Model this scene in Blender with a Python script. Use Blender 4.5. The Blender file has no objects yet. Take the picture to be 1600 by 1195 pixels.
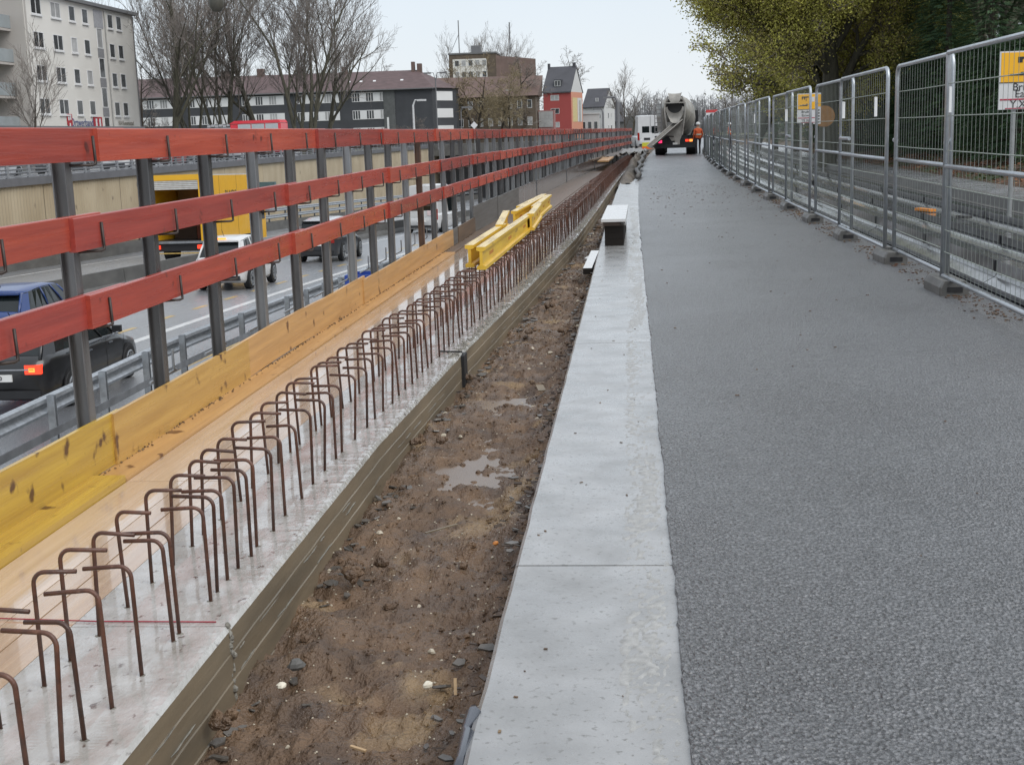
import bpy, bmesh, math, random
from mathutils import Vector, Matrix, noise
random.seed(7)
R = math.radians
scene = bpy.context.scene
# ---------------------------------------------------------------- camera
FPX, EYE, ROLL, VPX, VPY = 2050.0, 1.5, -0.033, 985.0, 203.0
def basis(yaw, pitch, roll):
    f = Vector((math.sin(yaw)*math.cos(pitch), math.cos(yaw)*math.cos(pitch), math.sin(pitch)))
    r = Vector((math.cos(yaw), -math.sin(yaw), 0)); u = r.cross(f)
    c, s = math.cos(roll), math.sin(roll)
    return f, c*r+s*u, -s*r+c*u
YAW, PITCH = R(-5.418775), R(-10.722391)
cf, cr, cu = basis(YAW, PITCH, ROLL)
camd = bpy.data.cameras.new('camera'); cam = bpy.data.objects.new('camera', camd)
scene.collection.objects.link(cam)
camd.sensor_width = 36; camd.lens = FPX/1600*36; camd.clip_start = .05; camd.clip_end = 3000
cam.matrix_world = Matrix(((cr.x, cu.x, -cf.x, 0), (cr.y, cu.y, -cf.y, 0), (cr.z, cu.z, -cf.z, EYE), (0, 0, 0, 1)))
scene.camera = cam
# ---------------------------------------------------------------- world, overcast
world = bpy.data.worlds.new('World'); scene.world = world; world.use_nodes = True
wn = world.node_tree; wn.nodes.clear()
wo = wn.nodes.new('ShaderNodeOutputWorld'); wb = wn.nodes.new('ShaderNodeBackground')
sky = wn.nodes.new('ShaderNodeTexSky'); sky.sky_type = 'NISHITA'; sky.sun_disc = False
sky.sun_elevation = R(48); sky.sun_rotation = R(125)
wb.inputs[1].default_value = 0.1
tc = wn.nodes.new('ShaderNodeTexCoord'); sep = wn.nodes.new('ShaderNodeSeparateXYZ')
ramp = wn.nodes.new('ShaderNodeValToRGB'); cl = wn.nodes.new('ShaderNodeTexNoise'); cl.inputs['Scale'].default_value = 2.2; cl.inputs['Detail'].default_value = 4
ramp.color_ramp.elements[0].position = 0.0; ramp.color_ramp.elements[0].color = (6.5, 6.8, 7.1, 1)
ramp.color_ramp.elements[1].position = 0.6; ramp.color_ramp.elements[1].color = (7.0, 7.5, 8.1, 1)
e = ramp.color_ramp.elements.new(0.12); e.color = (5.9, 6.5, 7.1, 1)
mx = wn.nodes.new('ShaderNodeMix'); mx.data_type = 'RGBA'; mx.inputs[0].default_value = 0.9
mul = wn.nodes.new('ShaderNodeMix'); mul.data_type = 'RGBA'; mul.blend_type = 'MULTIPLY'; mul.inputs[0].default_value = 1
mr = wn.nodes.new('ShaderNodeMapRange'); mr.inputs[1].default_value = .3; mr.inputs[2].default_value = .75; mr.inputs[3].default_value = .93; mr.inputs[4].default_value = 1.06
L = wn.links.new
L(tc.outputs['Generated'], sep.inputs[0]); L(sep.outputs[2], ramp.inputs[0]); L(tc.outputs['Generated'], cl.inputs[0]); L(cl.outputs[0], mr.inputs[0])
L(sky.outputs[0], mx.inputs[6]); L(ramp.outputs[0], mul.inputs[6]); L(mr.outputs[0], mul.inputs[7]); L(mul.outputs[2], mx.inputs[7])
L(mx.outputs[2], wb.inputs[0]); L(wb.outputs[0], wo.inputs[0])
sund = bpy.data.lights.new('sun', 'SUN'); sund.energy = 1.5; sund.angle = R(45); sund.color = (1, .97, .92)
sun = bpy.data.objects.new('sun', sund); scene.collection.objects.link(sun)
az = R(125)   # broad sun added to lift the facades, aimed from behind right for that
sd = Vector((math.sin(az)*math.cos(R(48)), math.cos(az)*math.cos(R(48)), math.sin(R(48))))
sun.rotation_euler = sd.to_track_quat('Z', 'Y').to_euler()
vs = scene.view_settings; vs.view_transform = 'Standard'; vs.look = 'None'; vs.exposure = 0.5; vs.gamma = 1
vs.use_curve_mapping = False
# ---------------------------------------------------------------- helpers
C = scene.collection
def onx(px, py, X):      # where the sight line through a photo pixel meets a plane of the place
    d = cf*FPX+cr*(px-800)-cu*(py-597.5); t = X/d.x; return d.y*t, d.z*t+EYE
def ony(px, py, Y):
    d = cf*FPX+cr*(px-800)-cu*(py-597.5); t = Y/d.y; return d.x*t, d.z*t+EYE
def onz(px, py, z):
    d = cf*FPX+cr*(px-800)-cu*(py-597.5); t = (z-EYE)/d.z; return d.x*t, d.y*t

MATS = {}
def mat(name, col, rough=.6, metal=0, col2=None, scale=6, var=.25, bump=0, bscale=60, rough2=None, rscale=3, spec=.5,
        stretch=(1, 1, 1), detail=5, emit=0, alpha=1, coat=0, coatr=.05, rnd=0, trans=0, bdist=.01, ramp=(.3, .7), spots=None):
    if name in MATS: return MATS[name]
    m = bpy.data.materials.new(name); m.use_nodes = True; nt = m.node_tree; N = nt.nodes; K = nt.links.new
    b = N['Principled BSDF']; MATS[name] = m
    c = tuple(col)+(1,); tcn = N.new('ShaderNodeTexCoord'); mp = N.new('ShaderNodeMapping'); mp.inputs['Scale'].default_value = stretch
    K(tcn.outputs['Object'], mp.inputs[0]); src = mp.outputs[0]
    if rnd:
        oi = N.new('ShaderNodeObjectInfo'); ad = N.new('ShaderNodeVectorMath'); ad.operation = 'ADD'
        sc = N.new('ShaderNodeMath'); sc.operation = 'MULTIPLY'; sc.inputs[1].default_value = 37
        K(oi.outputs['Random'], sc.inputs[0]); K(mp.outputs[0], ad.inputs[0]); K(sc.outputs[0], ad.inputs[1]); src = ad.outputs[0]
    n = N.new('ShaderNodeTexNoise'); n.inputs['Scale'].default_value = scale; n.inputs['Detail'].default_value = detail
    K(src, n.inputs[0])
    rp = N.new('ShaderNodeMapRange'); rp.inputs[1].default_value = ramp[0]; rp.inputs[2].default_value = ramp[1]; K(n.outputs[0], rp.inputs[0])
    mxn = N.new('ShaderNodeMix'); mxn.data_type = 'RGBA'
    c2 = tuple(col2)+(1,) if col2 else tuple(x*(1-var) for x in col)+(1,)
    mxn.inputs[6].default_value = c; mxn.inputs[7].default_value = c2; K(rp.outputs[0], mxn.inputs[0]); out = mxn.outputs[2]
    if rnd:
        hv = N.new('ShaderNodeHueSaturation'); mrr = N.new('ShaderNodeMapRange'); mrr.inputs[3].default_value = 1-rnd; mrr.inputs[4].default_value = 1+rnd
        K(oi.outputs['Random'], mrr.inputs[0]); K(mrr.outputs[0], hv.inputs['Value']); K(out, hv.inputs['Color']); out = hv.outputs[0]
    if spots:   # (colour, scale, threshold[, unstretched])
        if rnd and len(spots) > 3:
            ad2 = N.new('ShaderNodeVectorMath'); ad2.operation = 'ADD'; K(tcn.outputs['Object'], ad2.inputs[0]); K(sc.outputs[0], ad2.inputs[1])
        v = N.new('ShaderNodeTexNoise'); v.inputs['Scale'].default_value = spots[1]; v.inputs['Detail'].default_value = 3
        K((mp.outputs[0] if not (len(spots) > 3) else tcn.outputs['Object']) if not rnd or len(spots) < 4 else ad2.outputs[0], v.inputs[0]); r2 = N.new('ShaderNodeMapRange'); r2.inputs[1].default_value = spots[2]; r2.inputs[2].default_value = spots[2]+.08
        K(v.outputs[0], r2.inputs[0]); m2 = N.new('ShaderNodeMix'); m2.data_type = 'RGBA'; K(r2.outputs[0], m2.inputs[0]); K(out, m2.inputs[6])
        m2.inputs[7].default_value = tuple(spots[0])+(1,); out = m2.outputs[2]
    K(out, b.inputs['Base Color'])
    b.inputs['Metallic'].default_value = metal; b.inputs['Roughness'].default_value = rough
    b.inputs['Specular IOR Level'].default_value = spec; b.inputs['Coat Weight'].default_value = coat; b.inputs['Coat Roughness'].default_value = coatr
    if rough2 is not None:
        n2 = N.new('ShaderNodeTexNoise'); n2.inputs['Scale'].default_value = rscale; n2.inputs['Detail'].default_value = 4; K(src, n2.inputs[0])
        r3 = N.new('ShaderNodeMapRange'); r3.inputs[1].default_value = .4; r3.inputs[2].default_value = .62; r3.inputs[3].default_value = rough; r3.inputs[4].default_value = rough2
        K(n2.outputs[0], r3.inputs[0]); K(r3.outputs[0], b.inputs['Roughness'])
    if bump:
        n3 = N.new('ShaderNodeTexNoise'); n3.inputs['Scale'].default_value = bscale; n3.inputs['Detail'].default_value = 4; K(src, n3.inputs[0])
        bp = N.new('ShaderNodeBump'); bp.inputs['Strength'].default_value = bump; bp.inputs['Distance'].default_value = bdist
        K(n3.outputs[0], bp.inputs['Height']); K(bp.outputs[0], b.inputs['Normal'])
    if emit: b.inputs['Emission Color'].default_value = c; b.inputs['Emission Strength'].default_value = emit
    if trans: b.inputs['Transmission Weight'].default_value = trans
    if alpha < 1: b.inputs['Alpha'].default_value = alpha
    return m

def wood(name, col, col2, axis='Y', rough=.5, rough2=None, rnd=.06, knots=(.12, .05, .02), coat=0, kth=.66):
    st = {'Y': (14, .6, 14), 'X': (.6, 14, 14)}[axis]
    return mat(name, col, rough, col2=col2, scale=2.0, stretch=st, rough2=rough2, rscale=1.5, bump=.35, bscale=6, rnd=rnd, coat=coat,
               spots=(knots, 8, kth+.03, 1), bdist=.004)

class MB:
    def __init__(s): s.v = []; s.f = []; s.mi = []; s.cur = 0
    def add(s, vs, fs):
        o = len(s.v); s.v += [tuple(v) for v in vs]; s.f += [tuple(i+o for i in f) for f in fs]; s.mi += [s.cur]*len(fs); return s
    def box(s, c, d, rz=0, m=None, taper=1):
        x, y, z = d[0]/2, d[1]/2, d[2]/2
        vs = [Vector((sx*x*(taper if sz > 0 else 1), sy*y*(taper if sz > 0 else 1), sz*z)) for sz in (-1, 1) for sx, sy in ((-1, -1), (1, -1), (1, 1), (-1, 1))]
        if m is None: m = Matrix.Rotation(rz, 3, 'Z')
        return s.add([m @ v+Vector(c) for v in vs], [(0, 3, 2, 1), (4, 5, 6, 7), (0, 1, 5, 4), (1, 2, 6, 5), (2, 3, 7, 6), (3, 0, 4, 7)])
    def bb(s, x0, x1, y0, y1, z0, z1): return s.box(((x0+x1)/2, (y0+y1)/2, (z0+z1)/2), (abs(x1-x0), abs(y1-y0), abs(z1-z0)))
    def tube(s, pts, r, n=6, cap=True, flat=1):
        pts = [Vector(p) for p in pts]; rs = r if isinstance(r, (list, tuple)) else [r]*len(pts); vs = []; up = None
        for i, p in enumerate(pts):
            a = pts[max(0, i-1)]; b = pts[min(len(pts)-1, i+1)]; t = (b-a).normalized()
            if up is None:
                up = t.orthogonal().normalized()
            up = (up-t*up.dot(t))
            if up.length < 1e-5: up = t.orthogonal()
            up.normalize(); w = t.cross(up)
            for k in range(n):
                an = 2*math.pi*(k+.5)/n; vs.append(p+(up*math.cos(an)+w*math.sin(an)*flat)*rs[i])
        fs = [(i*n+k, i*n+(k+1) % n, (i+1)*n+(k+1) % n, (i+1)*n+k) for i in range(len(pts)-1) for k in range(n)]
        if cap: fs += [tuple(reversed(range(n))), tuple((len(pts)-1)*n+k for k in range(n))]
        return s.add(vs, fs)
    def lathe(s, prof, n=20, m=Matrix.Identity(4), cap=False):   # prof: (r, h) around local Z
        vs = [m @ Vector((r*math.cos(2*math.pi*k/n), r*math.sin(2*math.pi*k/n), h)) for r, h in prof for k in range(n)]
        fs = [(i*n+k, i*n+(k+1) % n, (i+1)*n+(k+1) % n, (i+1)*n+k) for i in range(len(prof)-1) for k in range(n)]
        if cap: fs += [tuple(reversed(range(n))), tuple((len(prof)-1)*n+k for k in range(n))]
        return s.add(vs, fs)
    def prism(s, poly, a, b, ax='Y'):
        def P(u, w, t): return {'Y': (u, t, w), 'X': (t, u, w), 'Z': (u, w, t)}[ax]
        n = len(poly); return s.add([P(u, w, a) for u, w in poly]+[P(u, w, b) for u, w in poly],
            [tuple(range(n)), tuple(reversed(range(n, 2*n)))]+[(i, i+n, (i+1) % n+n, (i+1) % n) for i in range(n)])
    def sweep(s, prof, Ys, fx, fz=lambda y: 0, closed=True):
        n = len(prof); vs = [(x+fx(y), y, z+fz(y)) for y in Ys for x, z in prof]; K = n if closed else n-1
        fs = [(i*n+k, i*n+(k+1) % n, (i+1)*n+(k+1) % n, (i+1)*n+k) for i in range(len(Ys)-1) for k in range(K)]
        if closed: fs += [tuple(range(n)), tuple(reversed([(len(Ys)-1)*n+k for k in range(n)]))]
        return s.add(vs, fs)
    def mesh(s, name, mats, smooth=False, fix=True):
        me = bpy.data.meshes.new(name); me.from_pydata(s.v, [], s.f)
        for m in (mats if isinstance(mats, (list, tuple)) else [mats]): me.materials.append(m)
        if any(s.mi): me.polygons.foreach_set('material_index', s.mi)
        if fix and len(s.f) < 4000:
            bm = bmesh.new(); bm.from_mesh(me); bmesh.ops.recalc_face_normals(bm, faces=bm.faces); bm.to_mesh(me); bm.free()
        if smooth:
            for p in me.polygons: p.use_smooth = True
        me.update(); return me
    def build(s, name, mats, parent=None, smooth=False, **k):
        return link(name, s.mesh(name, mats, smooth), parent, **k)
def props(o, label=None, cat=None, group=None, kind=None):
    if label: o['label'] = label
    if cat: o['category'] = cat
    if group: o['group'] = group
    if kind: o['kind'] = kind
    return o
def link(name, me, parent=None, loc=None, rot=None, **k):
    o = bpy.data.objects.new(name, me); C.objects.link(o)
    if parent: o.parent = parent
    if loc: o.location = loc
    if rot: o.rotation_euler = rot
    return props(o, **k)
def thing(name, label, cat, loc=(0, 0, 0), rz=0, group=None):
    o = bpy.data.objects.new(name, None); C.objects.link(o); o.location = loc; o.rotation_euler = (0, 0, rz); o.empty_display_size = .2
    return props(o, label, cat, group)
def copy_tree(o, parent=None):
    c = o.copy(); C.objects.link(c); c.parent = parent
    for ch in list(o.children): copy_tree(ch, c)
    return c
def text_mesh(body, size, depth=.002):
    cu_ = bpy.data.curves.new('txt', 'FONT'); cu_.body = body; cu_.size = size; cu_.extrude = depth; cu_.align_x = 'CENTER'; cu_.align_y = 'CENTER'
    o = bpy.data.objects.new('txt', cu_); C.objects.link(o); bpy.context.view_layer.update()
    me = bpy.data.meshes.new_from_object(o); bpy.data.objects.remove(o); return me
def lettering(name, body, size, m, parent, loc, rot, depth=.003):
    me = text_mesh(body, size, depth); me.materials.clear(); me.materials.append(m); return link(name, me, parent, loc, rot)
def lerp_tab(tab):
    def f(y):
        if y <= tab[0][0]: return tab[0][1]
        for (a, b), (c, d) in zip(tab, tab[1:]):
            if y <= c: return b+(d-b)*(y-a)/(c-a)
        (a, b), (c, d) = tab[-2:]; return d+(d-b)/(c-a)*(y-c)
    return f
def frange(a, b, s):
    n = max(1, round((b-a)/s)); return [a+(b-a)*i/n for i in range(n+1)]
rd = lambda a, b: random.uniform(a, b)
ORD = ['nearest', 'second', 'third', 'fourth', 'fifth', 'sixth', 'seventh', 'eighth', 'ninth', 'tenth', 'eleventh', 'twelfth', 'thirteenth', 'fourteenth',
       'fifteenth', 'sixteenth', 'seventeenth', 'eighteenth', 'nineteenth', 'twentieth', 'twenty-first', 'twenty-second', 'twenty-third', 'twenty-fourth', 'twenty-fifth', 'twenty-sixth', 'twenty-seventh', 'twenty-eighth']
# courses of the long things, metres
cS = lambda y: 0 if y < 18 else .00025*(y-18)**2 if y < 110 else 2.116+.046*(y-110)      # carriageway under our feet
WR = lerp_tab([(0, -1.29), (6.3, -1.28), (9, -1.2), (13, -1.03), (19, -.80), (28, -.62), (37, -.47), (47, -.26), (56, -.02), (80, .75)])
RX = lerp_tab([(0, -2.45), (20, -2.42), (30, -2.2), (45, -1.75), (60, -.95), (75, -.1), (82, .35)])
FX = lambda y: 2.72 if y < 12 else 2.72+.03*(y-12)/3 if y < 15 else 2.75+.00038*(y-15)**2
cM = lambda y: 0 if y < 30 else .0009*(y-30)**2 if y < 100 else 4.41+.126*(y-100)      # motorway
zM = lambda y: -3.0-.028*max(0, y-25)
# ================================================================= materials of the ground
def asphalt_mat(name, col, wet=.32, coat=.35, bs=110, bump=.9, wetcol=.6):
    m = mat(name, col, wet, col2=[c*.82 for c in col], scale=.9, rough2=wet*.8, rscale=.35, stretch=(1.2, .15, 1), coat=coat, coatr=.34)
    nt = m.node_tree; N = nt.nodes; K = nt.links.new; b = N['Principled BSDF']
    t = N.new('ShaderNodeTexCoord'); v = N.new('ShaderNodeTexVoronoi'); v.inputs['Scale'].default_value = bs; v.inputs['Randomness'].default_value = 1
    n = N.new('ShaderNodeTexNoise'); n.inputs['Scale'].default_value = bs*.9; n.inputs['Detail'].default_value = 3
    mp5 = N.new('ShaderNodeMapping'); mp5.inputs['Scale'].default_value = (1, .7, 1); K(t.outputs['Object'], mp5.inputs[0]); K(mp5.outputs[0], v.inputs[0]); K(mp5.outputs[0], n.inputs[0])
    ad = N.new('ShaderNodeMath'); ad.operation = 'ADD'; K(v.outputs['Distance'], ad.inputs[0]); K(n.outputs[0], ad.inputs[1])
    n4 = N.new('ShaderNodeTexNoise'); n4.inputs['Scale'].default_value = .8; K(t.outputs['Object'], n4.inputs[0])
    mrb = N.new('ShaderNodeMapRange'); mrb.inputs[1].default_value = .35; mrb.inputs[2].default_value = .65; mrb.inputs[3].default_value = bump*.7; mrb.inputs[4].default_value = bump
    K(n4.outputs[0], mrb.inputs[0])
    bp = N.new('ShaderNodeBump'); bp.inputs['Distance'].default_value = .016; K(mrb.outputs[0], bp.inputs['Strength']); K(ad.outputs[0], bp.inputs['Height']); K(bp.outputs[0], b.inputs['Normal']); K(bp.outputs[0], b.inputs['Coat Normal'])
    cr_ = N.new('ShaderNodeValToRGB'); cr_.color_ramp.elements[0].position = .36; cr_.color_ramp.elements[0].color = (.30, .30, .30, 1); cr_.color_ramp.elements[1].position = .66; cr_.color_ramp.elements[1].color = (1.85, 1.85, 1.87, 1)
    n5 = N.new('ShaderNodeTexNoise'); n5.inputs['Scale'].default_value = bs*.9; n5.inputs['Detail'].default_value = 4; K(mp5.outputs[0], n5.inputs[0]); K(n5.outputs[0], cr_.inputs[0])
    mm = N.new('ShaderNodeMix'); mm.data_type = 'RGBA'; mm.blend_type = 'MULTIPLY'; mm.inputs[0].default_value = 1
    n6 = N.new('ShaderNodeTexNoise'); n6.inputs['Scale'].default_value = 14; n6.inputs['Detail'].default_value = 6; K(t.outputs['Object'], n6.inputs[0]); m6 = N.new('ShaderNodeMapRange'); m6.inputs[1].default_value = .3; m6.inputs[2].default_value = .7; m6.inputs[3].default_value = .78; m6.inputs[4].default_value = 1.2; K(n6.outputs[0], m6.inputs[0])
    m7 = N.new('ShaderNodeMix'); m7.data_type = 'RGBA'; m7.blend_type = 'MULTIPLY'; m7.inputs[0].default_value = 1; K(cr_.outputs[0], m7.inputs[6]); K(m6.outputs[0], m7.inputs[7])
    old = b.inputs['Base Color'].links[0].from_socket; K(old, mm.inputs[6]); K(m7.outputs[2], mm.inputs[7]); K(mm.outputs[2], b.inputs['Base Color'])
    return m
m_asph = asphalt_mat('wet_asphalt', (.10, .10, .102), wet=.38, coat=.6, bs=88, bump=1.0)
m_mway = asphalt_mat('motorway_asphalt', (.20, .205, .215), wet=.3, coat=.9, bs=60, bump=.25)
m_conc = mat('slab_concrete', (.32, .318, .315), .22, col2=(.20, .198, .193), scale=4, rough2=.42, rscale=6, bump=.7, bscale=55, detail=9, bdist=.004, spots=((.15, .145, .135), 48, .60), rnd=.06, coat=.45, coatr=.16)
m_cap = mat('wet_cap_concrete', (.47, .46, .44), .05, col2=(.30, .28, .25), scale=9, rough2=.38, rscale=11, bump=.9, bscale=42, bdist=.005, spots=((.12, .09, .075), 30, .63), stretch=(1, .6, 1), coat=.8, coatr=.05)
m_wallface = mat('form_faced_concrete', (.21, .165, .11), .5, col2=(.12, .098, .068), scale=2.5, rough2=.3, rscale=4, bump=.3, bscale=20, stretch=(1, .5, 3), bdist=.004, spots=((.05, .04, .03), 9, .72))
m_mortar = mat('mortar_crust', (.22, .205, .175), .7, scale=20, var=.4, bump=.8, bscale=40)
m_soil = mat('wet_soil', (.175, .105, .057), .62, col2=(.075, .048, .032), scale=5, rough2=.22, rscale=2.3, bump=1.0, bscale=70, bdist=.02, spots=((.24, .16, .085), 2.2, .58), detail=12)
m_dirt = mat('leaf_litter_soil', (.10, .055, .03), .8, col2=(.05, .035, .02), scale=4, bump=1, bscale=18, bdist=.03, spots=((.06, .08, .03), 1.1, .6))
m_grass = mat('verge_grass', (.06, .085, .03), .9, col2=(.09, .07, .04), scale=.6, bump=.6, bscale=6, bdist=.05)
m_pave = mat('wet_paving', (.32, .325, .335), .25, scale=2, rough2=.12, var=.25, bump=.2, bscale=20)
m_white = mat('road_marking_white', (.62, .62, .61), .3, var=.25, scale=9, rough2=.5)
m_yellow = mat('road_marking_yellow', (.62, .42, .13), .3, var=.3, scale=9)
m_dconc = mat('dark_weathered_concrete', (.115, .112, .105), .6, col2=(.07, .068, .064), scale=2.5, bump=.3, bscale=12, stretch=(1, .4, 1))
m_coping = mat('grey_coping', (.13, .13, .14), .5, var=.25, scale=1.5)
m_beige = mat('ribbed_beige_concrete', (.44, .37, .26), .8, col2=(.33, .265, .175), scale=.55, stretch=(1, 1, .6), bump=.3, bscale=8, spots=((.15, .12, .09), 1.6, .68), detail=8)
m_galv = mat('galvanised_steel', (.42, .44, .46), .32, metal=.75, var=.3, scale=12, rough2=.5, rnd=.12)
m_galvd = mat('wet_barrier_steel', (.15, .155, .16), .3, metal=.3, var=.4, scale=3, rough2=.5, rnd=.1, coat=1, coatr=.12)
m_blk = mat('black_rubber', (.015, .015, .016), .6)
# ================================================================= the ground
g = MB(); far = 2500
g.add([(-2500, -40, -12), (2500, -40, -12), (2500, far, -12), (-2500, far, -12)], [(0, 1, 2, 3)])
g.build('ground', m_dirt, kind='structure')
# street level left of the cutting, beyond the cutting, and right of it
YC = 196
g = MB(); g.add([(-1500, -20, 0), (-29.3, -20, 0), (-29.3, YC, 0), (-1500, YC, 0), (-1500, far, 0), (1500, far, 0), (1500, YC, 0)], [(0, 1, 2, 3), (3, 2, 6, 5, 4)])
g.build('upper_ground', m_grass, kind='structure')
ys = frange(-3, 100, 1)+frange(110, YC, 10)
g = MB(); vs = []
for y in ys: vs += [(min(RX(min(y, 82))-.1, 4), y, -.35), (1500, y, -.35)]
g.add(vs, [(2*i, 2*i+1, 2*i+3, 2*i+2) for i in range(len(ys)-1)]); g.build('subsoil', m_dirt, kind='structure')
g = MB(); g.add([(-100, 95, .004), (-30.5, 95, .004), (-30.5, -20, .004), (-44, -20, .004), (-44, 95, .004), (-100, 160, .004), (-30.5, 160, .004)], [(0, 4, 3, 2, 1), (0, 1, 6, 5)])
g.build('upper_street', m_mway, kind='structure')
# asphalt carriageway with a ragged left edge lapping on the slabs
yy = [-2]
while yy[-1] < 26: yy.append(yy[-1]+.012*max(1, yy[-1]*.4+1.3)*.9)
yy += frange(26.5, 110, 1.5)+[150, YC]
g = MB(); vs = []
for y in yy:
    j = .006*noise.noise((y*9, 3, 0))+.007*noise.noise((y*31, 3, 0))+.007*noise.noise((y*1.3, 7, 0))+(.05*max(0, noise.noise((y*1.1, 1, 0))-.25) if y < 30 else 0)
    x0 = .125+cS(y)-j; xr = min(FX(y), 12)+.35
    vs += [(x0-.004, y, -.004), (x0, y, .012), (.9+cS(y), y, .014), (xr, y, .014)]
g.add(vs, [(4*i+k, 4*i+k+1, 4*i+k+5, 4*i+k+4) for i in range(len(yy)-1) for k in range(3)])
g.build('asphalt_road', m_asph, kind='structure')
# concrete edge slabs, one by one
strip = link('concrete_edge_strip', MB().sweep([(-.42, -.30), (.6, -.30), (.6, -.07), (-.42, -.07)], frange(-1, 60, 2), cS).mesh('strip_base', m_wallface), kind='structure')
jts = [-2, 1.1, 4.42, 9.35, 13.75, 18.1, 22.5, 27, 31.5, 36, 41, 46, 52, 60]
for i, (a, b) in enumerate(zip(jts, jts[1:])):
    q = MB(); yl = frange(a+.006, b-.006, .25 if b < 20 else 1); vs = []
    for y in yl:
        w = .006*noise.noise((y*3, 9, 0)); x0 = -.43+cS(y)+w; x1 = .3+cS(y)
        vs += [(x0-.004, y, -.30), (x0, y, -.008), (x0+.012, y, 0), (x1, y, 0), (x1, y, -.06)]
    n = 5; q.add(vs, [(r*n+k, r*n+k+1, (r+1)*n+k+1, (r+1)*n+k) for r in range(len(yl)-1) for k in range(4)]+[tuple(range(5)), tuple(reversed(range(len(yl)*5-5, len(yl)*5)))])
    q.build('slab', m_conc, strip)
# slurry spilled along the seam of slabs and asphalt: blotchy islands of thin crust
q = MB(); vs = []; yl = []; nxs = 22
y = 1.5
while y < 26: yl.append(y); y += .007+.0025*y
for y in yl:
    for k in range(nxs):
        u = k/(nxs-1); x = -.07+.20*u; e_ = math.sin(math.pi*u)**1.6
        v = .38*noise.noise((x*9, y*1.5, 5))+.5*noise.noise((x*34, y*17, 2))+.4*noise.noise((x*80, y*45, 7))
        h = max(0, (v+.02)*e_-.04)
        vs.append((x+cS(y), y, -.0035+min(.007, h*.05+(.0038 if h > 0 else 0))))
q.add(vs, [(r*nxs+k, r*nxs+k+1, (r+1)*nxs+k+1, (r+1)*nxs+k) for r in range(len(yl)-1) for k in range(nxs-1)])
q.build('slurry_crust', mat('slurry', (.36, .355, .34), .4, var=.35, scale=30, bump=.8, bscale=60, bdist=.004), strip, smooth=True, kind='stuff')
# trench between the wall and the slabs
xs_n = 64; yt = []
y = 1.2
while y < 66: yt.append(y); y += .007+.0035*y
def tz(u, X, Y):
    edge = .16*max(0, (u-.72)/.28)**1.4 - .02*max(0, (.25-u)/.25)
    n = .05*noise.noise((X*2.1, Y*1.6, 0))+.04*noise.noise((X*6, Y*5, 3))-.035*abs(noise.noise((X*11, Y*9, 5)))+.022*noise.noise((X*21, Y*18, 5))-.016*abs(noise.noise((X*40, Y*34, 8)))
    r = noise.noise((X*9, Y*7, 11)); n += .03*max(0, r-.25)
    dip = .028*math.exp(-((Y-6.9)/.6)**2)*math.exp(-((u-.52)/.22)**2)+.0*math.exp(-((Y-10.5)/.6)**2)*math.exp(-((u-.3)/.2)**2)
    return -.215+edge+n-dip
q = MB(); vs = []
for y in yt:
    a = WR(y)-.02; b = -.42+cS(y)
    for k in range(xs_n): u = k/(xs_n-1); X = a+(b-a)*u; vs.append((X, y, tz(u, X, y)))
q.add(vs, [(i*xs_n+k, i*xs_n+k+1, (i+1)*xs_n+k+1, (i+1)*xs_n+k) for i in range(len(yt)-1) for k in range(xs_n-1)])
q.build('trench_soil', m_soil, smooth=True, kind='structure')
q = MB(); q.add([(-1.22, 5.4, -.246), (-.50, 5.4, -.246), (-.50, 8.6, -.246), (-1.15, 8.6, -.246)], [(0, 1, 2, 3)])
q.build('puddle', mat('muddy_water', (.15, .10, .065), .22, var=.1), kind='structure')
def rock(q, c, r, fl=.6, n=6, rz=None):
    rz = rd(0, 6.28) if rz is None else rz
    pr = []
    for h, s in ((-1, .55), (-.35, 1), (.35, .9), (1, .45)):
        for k in range(n):
            a = 2*math.pi*k/n; rr = r*s*rd(.8, 1.15); x = rr*math.cos(a); y_ = rr*.7*math.sin(a)
            pr.append((c[0]+x*math.cos(rz)-y_*math.sin(rz), c[1]+x*math.sin(rz)+y_*math.cos(rz), c[2]+h*r*fl))
    q.add(pr, [(i*n+k, i*n+(k+1) % n, (i+1)*n+(k+1) % n, (i+1)*n+k) for i in range(3) for k in range(n)]+[tuple(reversed(range(n))), tuple(range(3*n, 4*n))])
m_peb = mat('pale_pebble', (.5, .44, .34), .5, var=.3, scale=30)
q = MB(); q2 = MB()
for _ in range(7000):
    y = 1.8+22*random.random()**1.7; a = WR(y); b = -.43+cS(y); u = random.random(); X = a+(b-a)*u
    s = rd(.0018, .005)*(1+.05*y)*(1+2.2*(random.random() > .96)); z = tz(u, X, y)
    (rock(q, (X, y, z+s*.3), s, .5, 5) if random.random() < .28 else rock(q2, (X, y, z+s*.3), s*1.6, .5, 5))
q.build('pale_grit', m_peb, kind='stuff', label='pale grit scattered over the muddy trench floor', cat='grit')
q2.build('soil_crumbs', m_soil, kind='stuff', label='dark crumbs of soil scattered over the trench floor', cat='soil')
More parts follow.
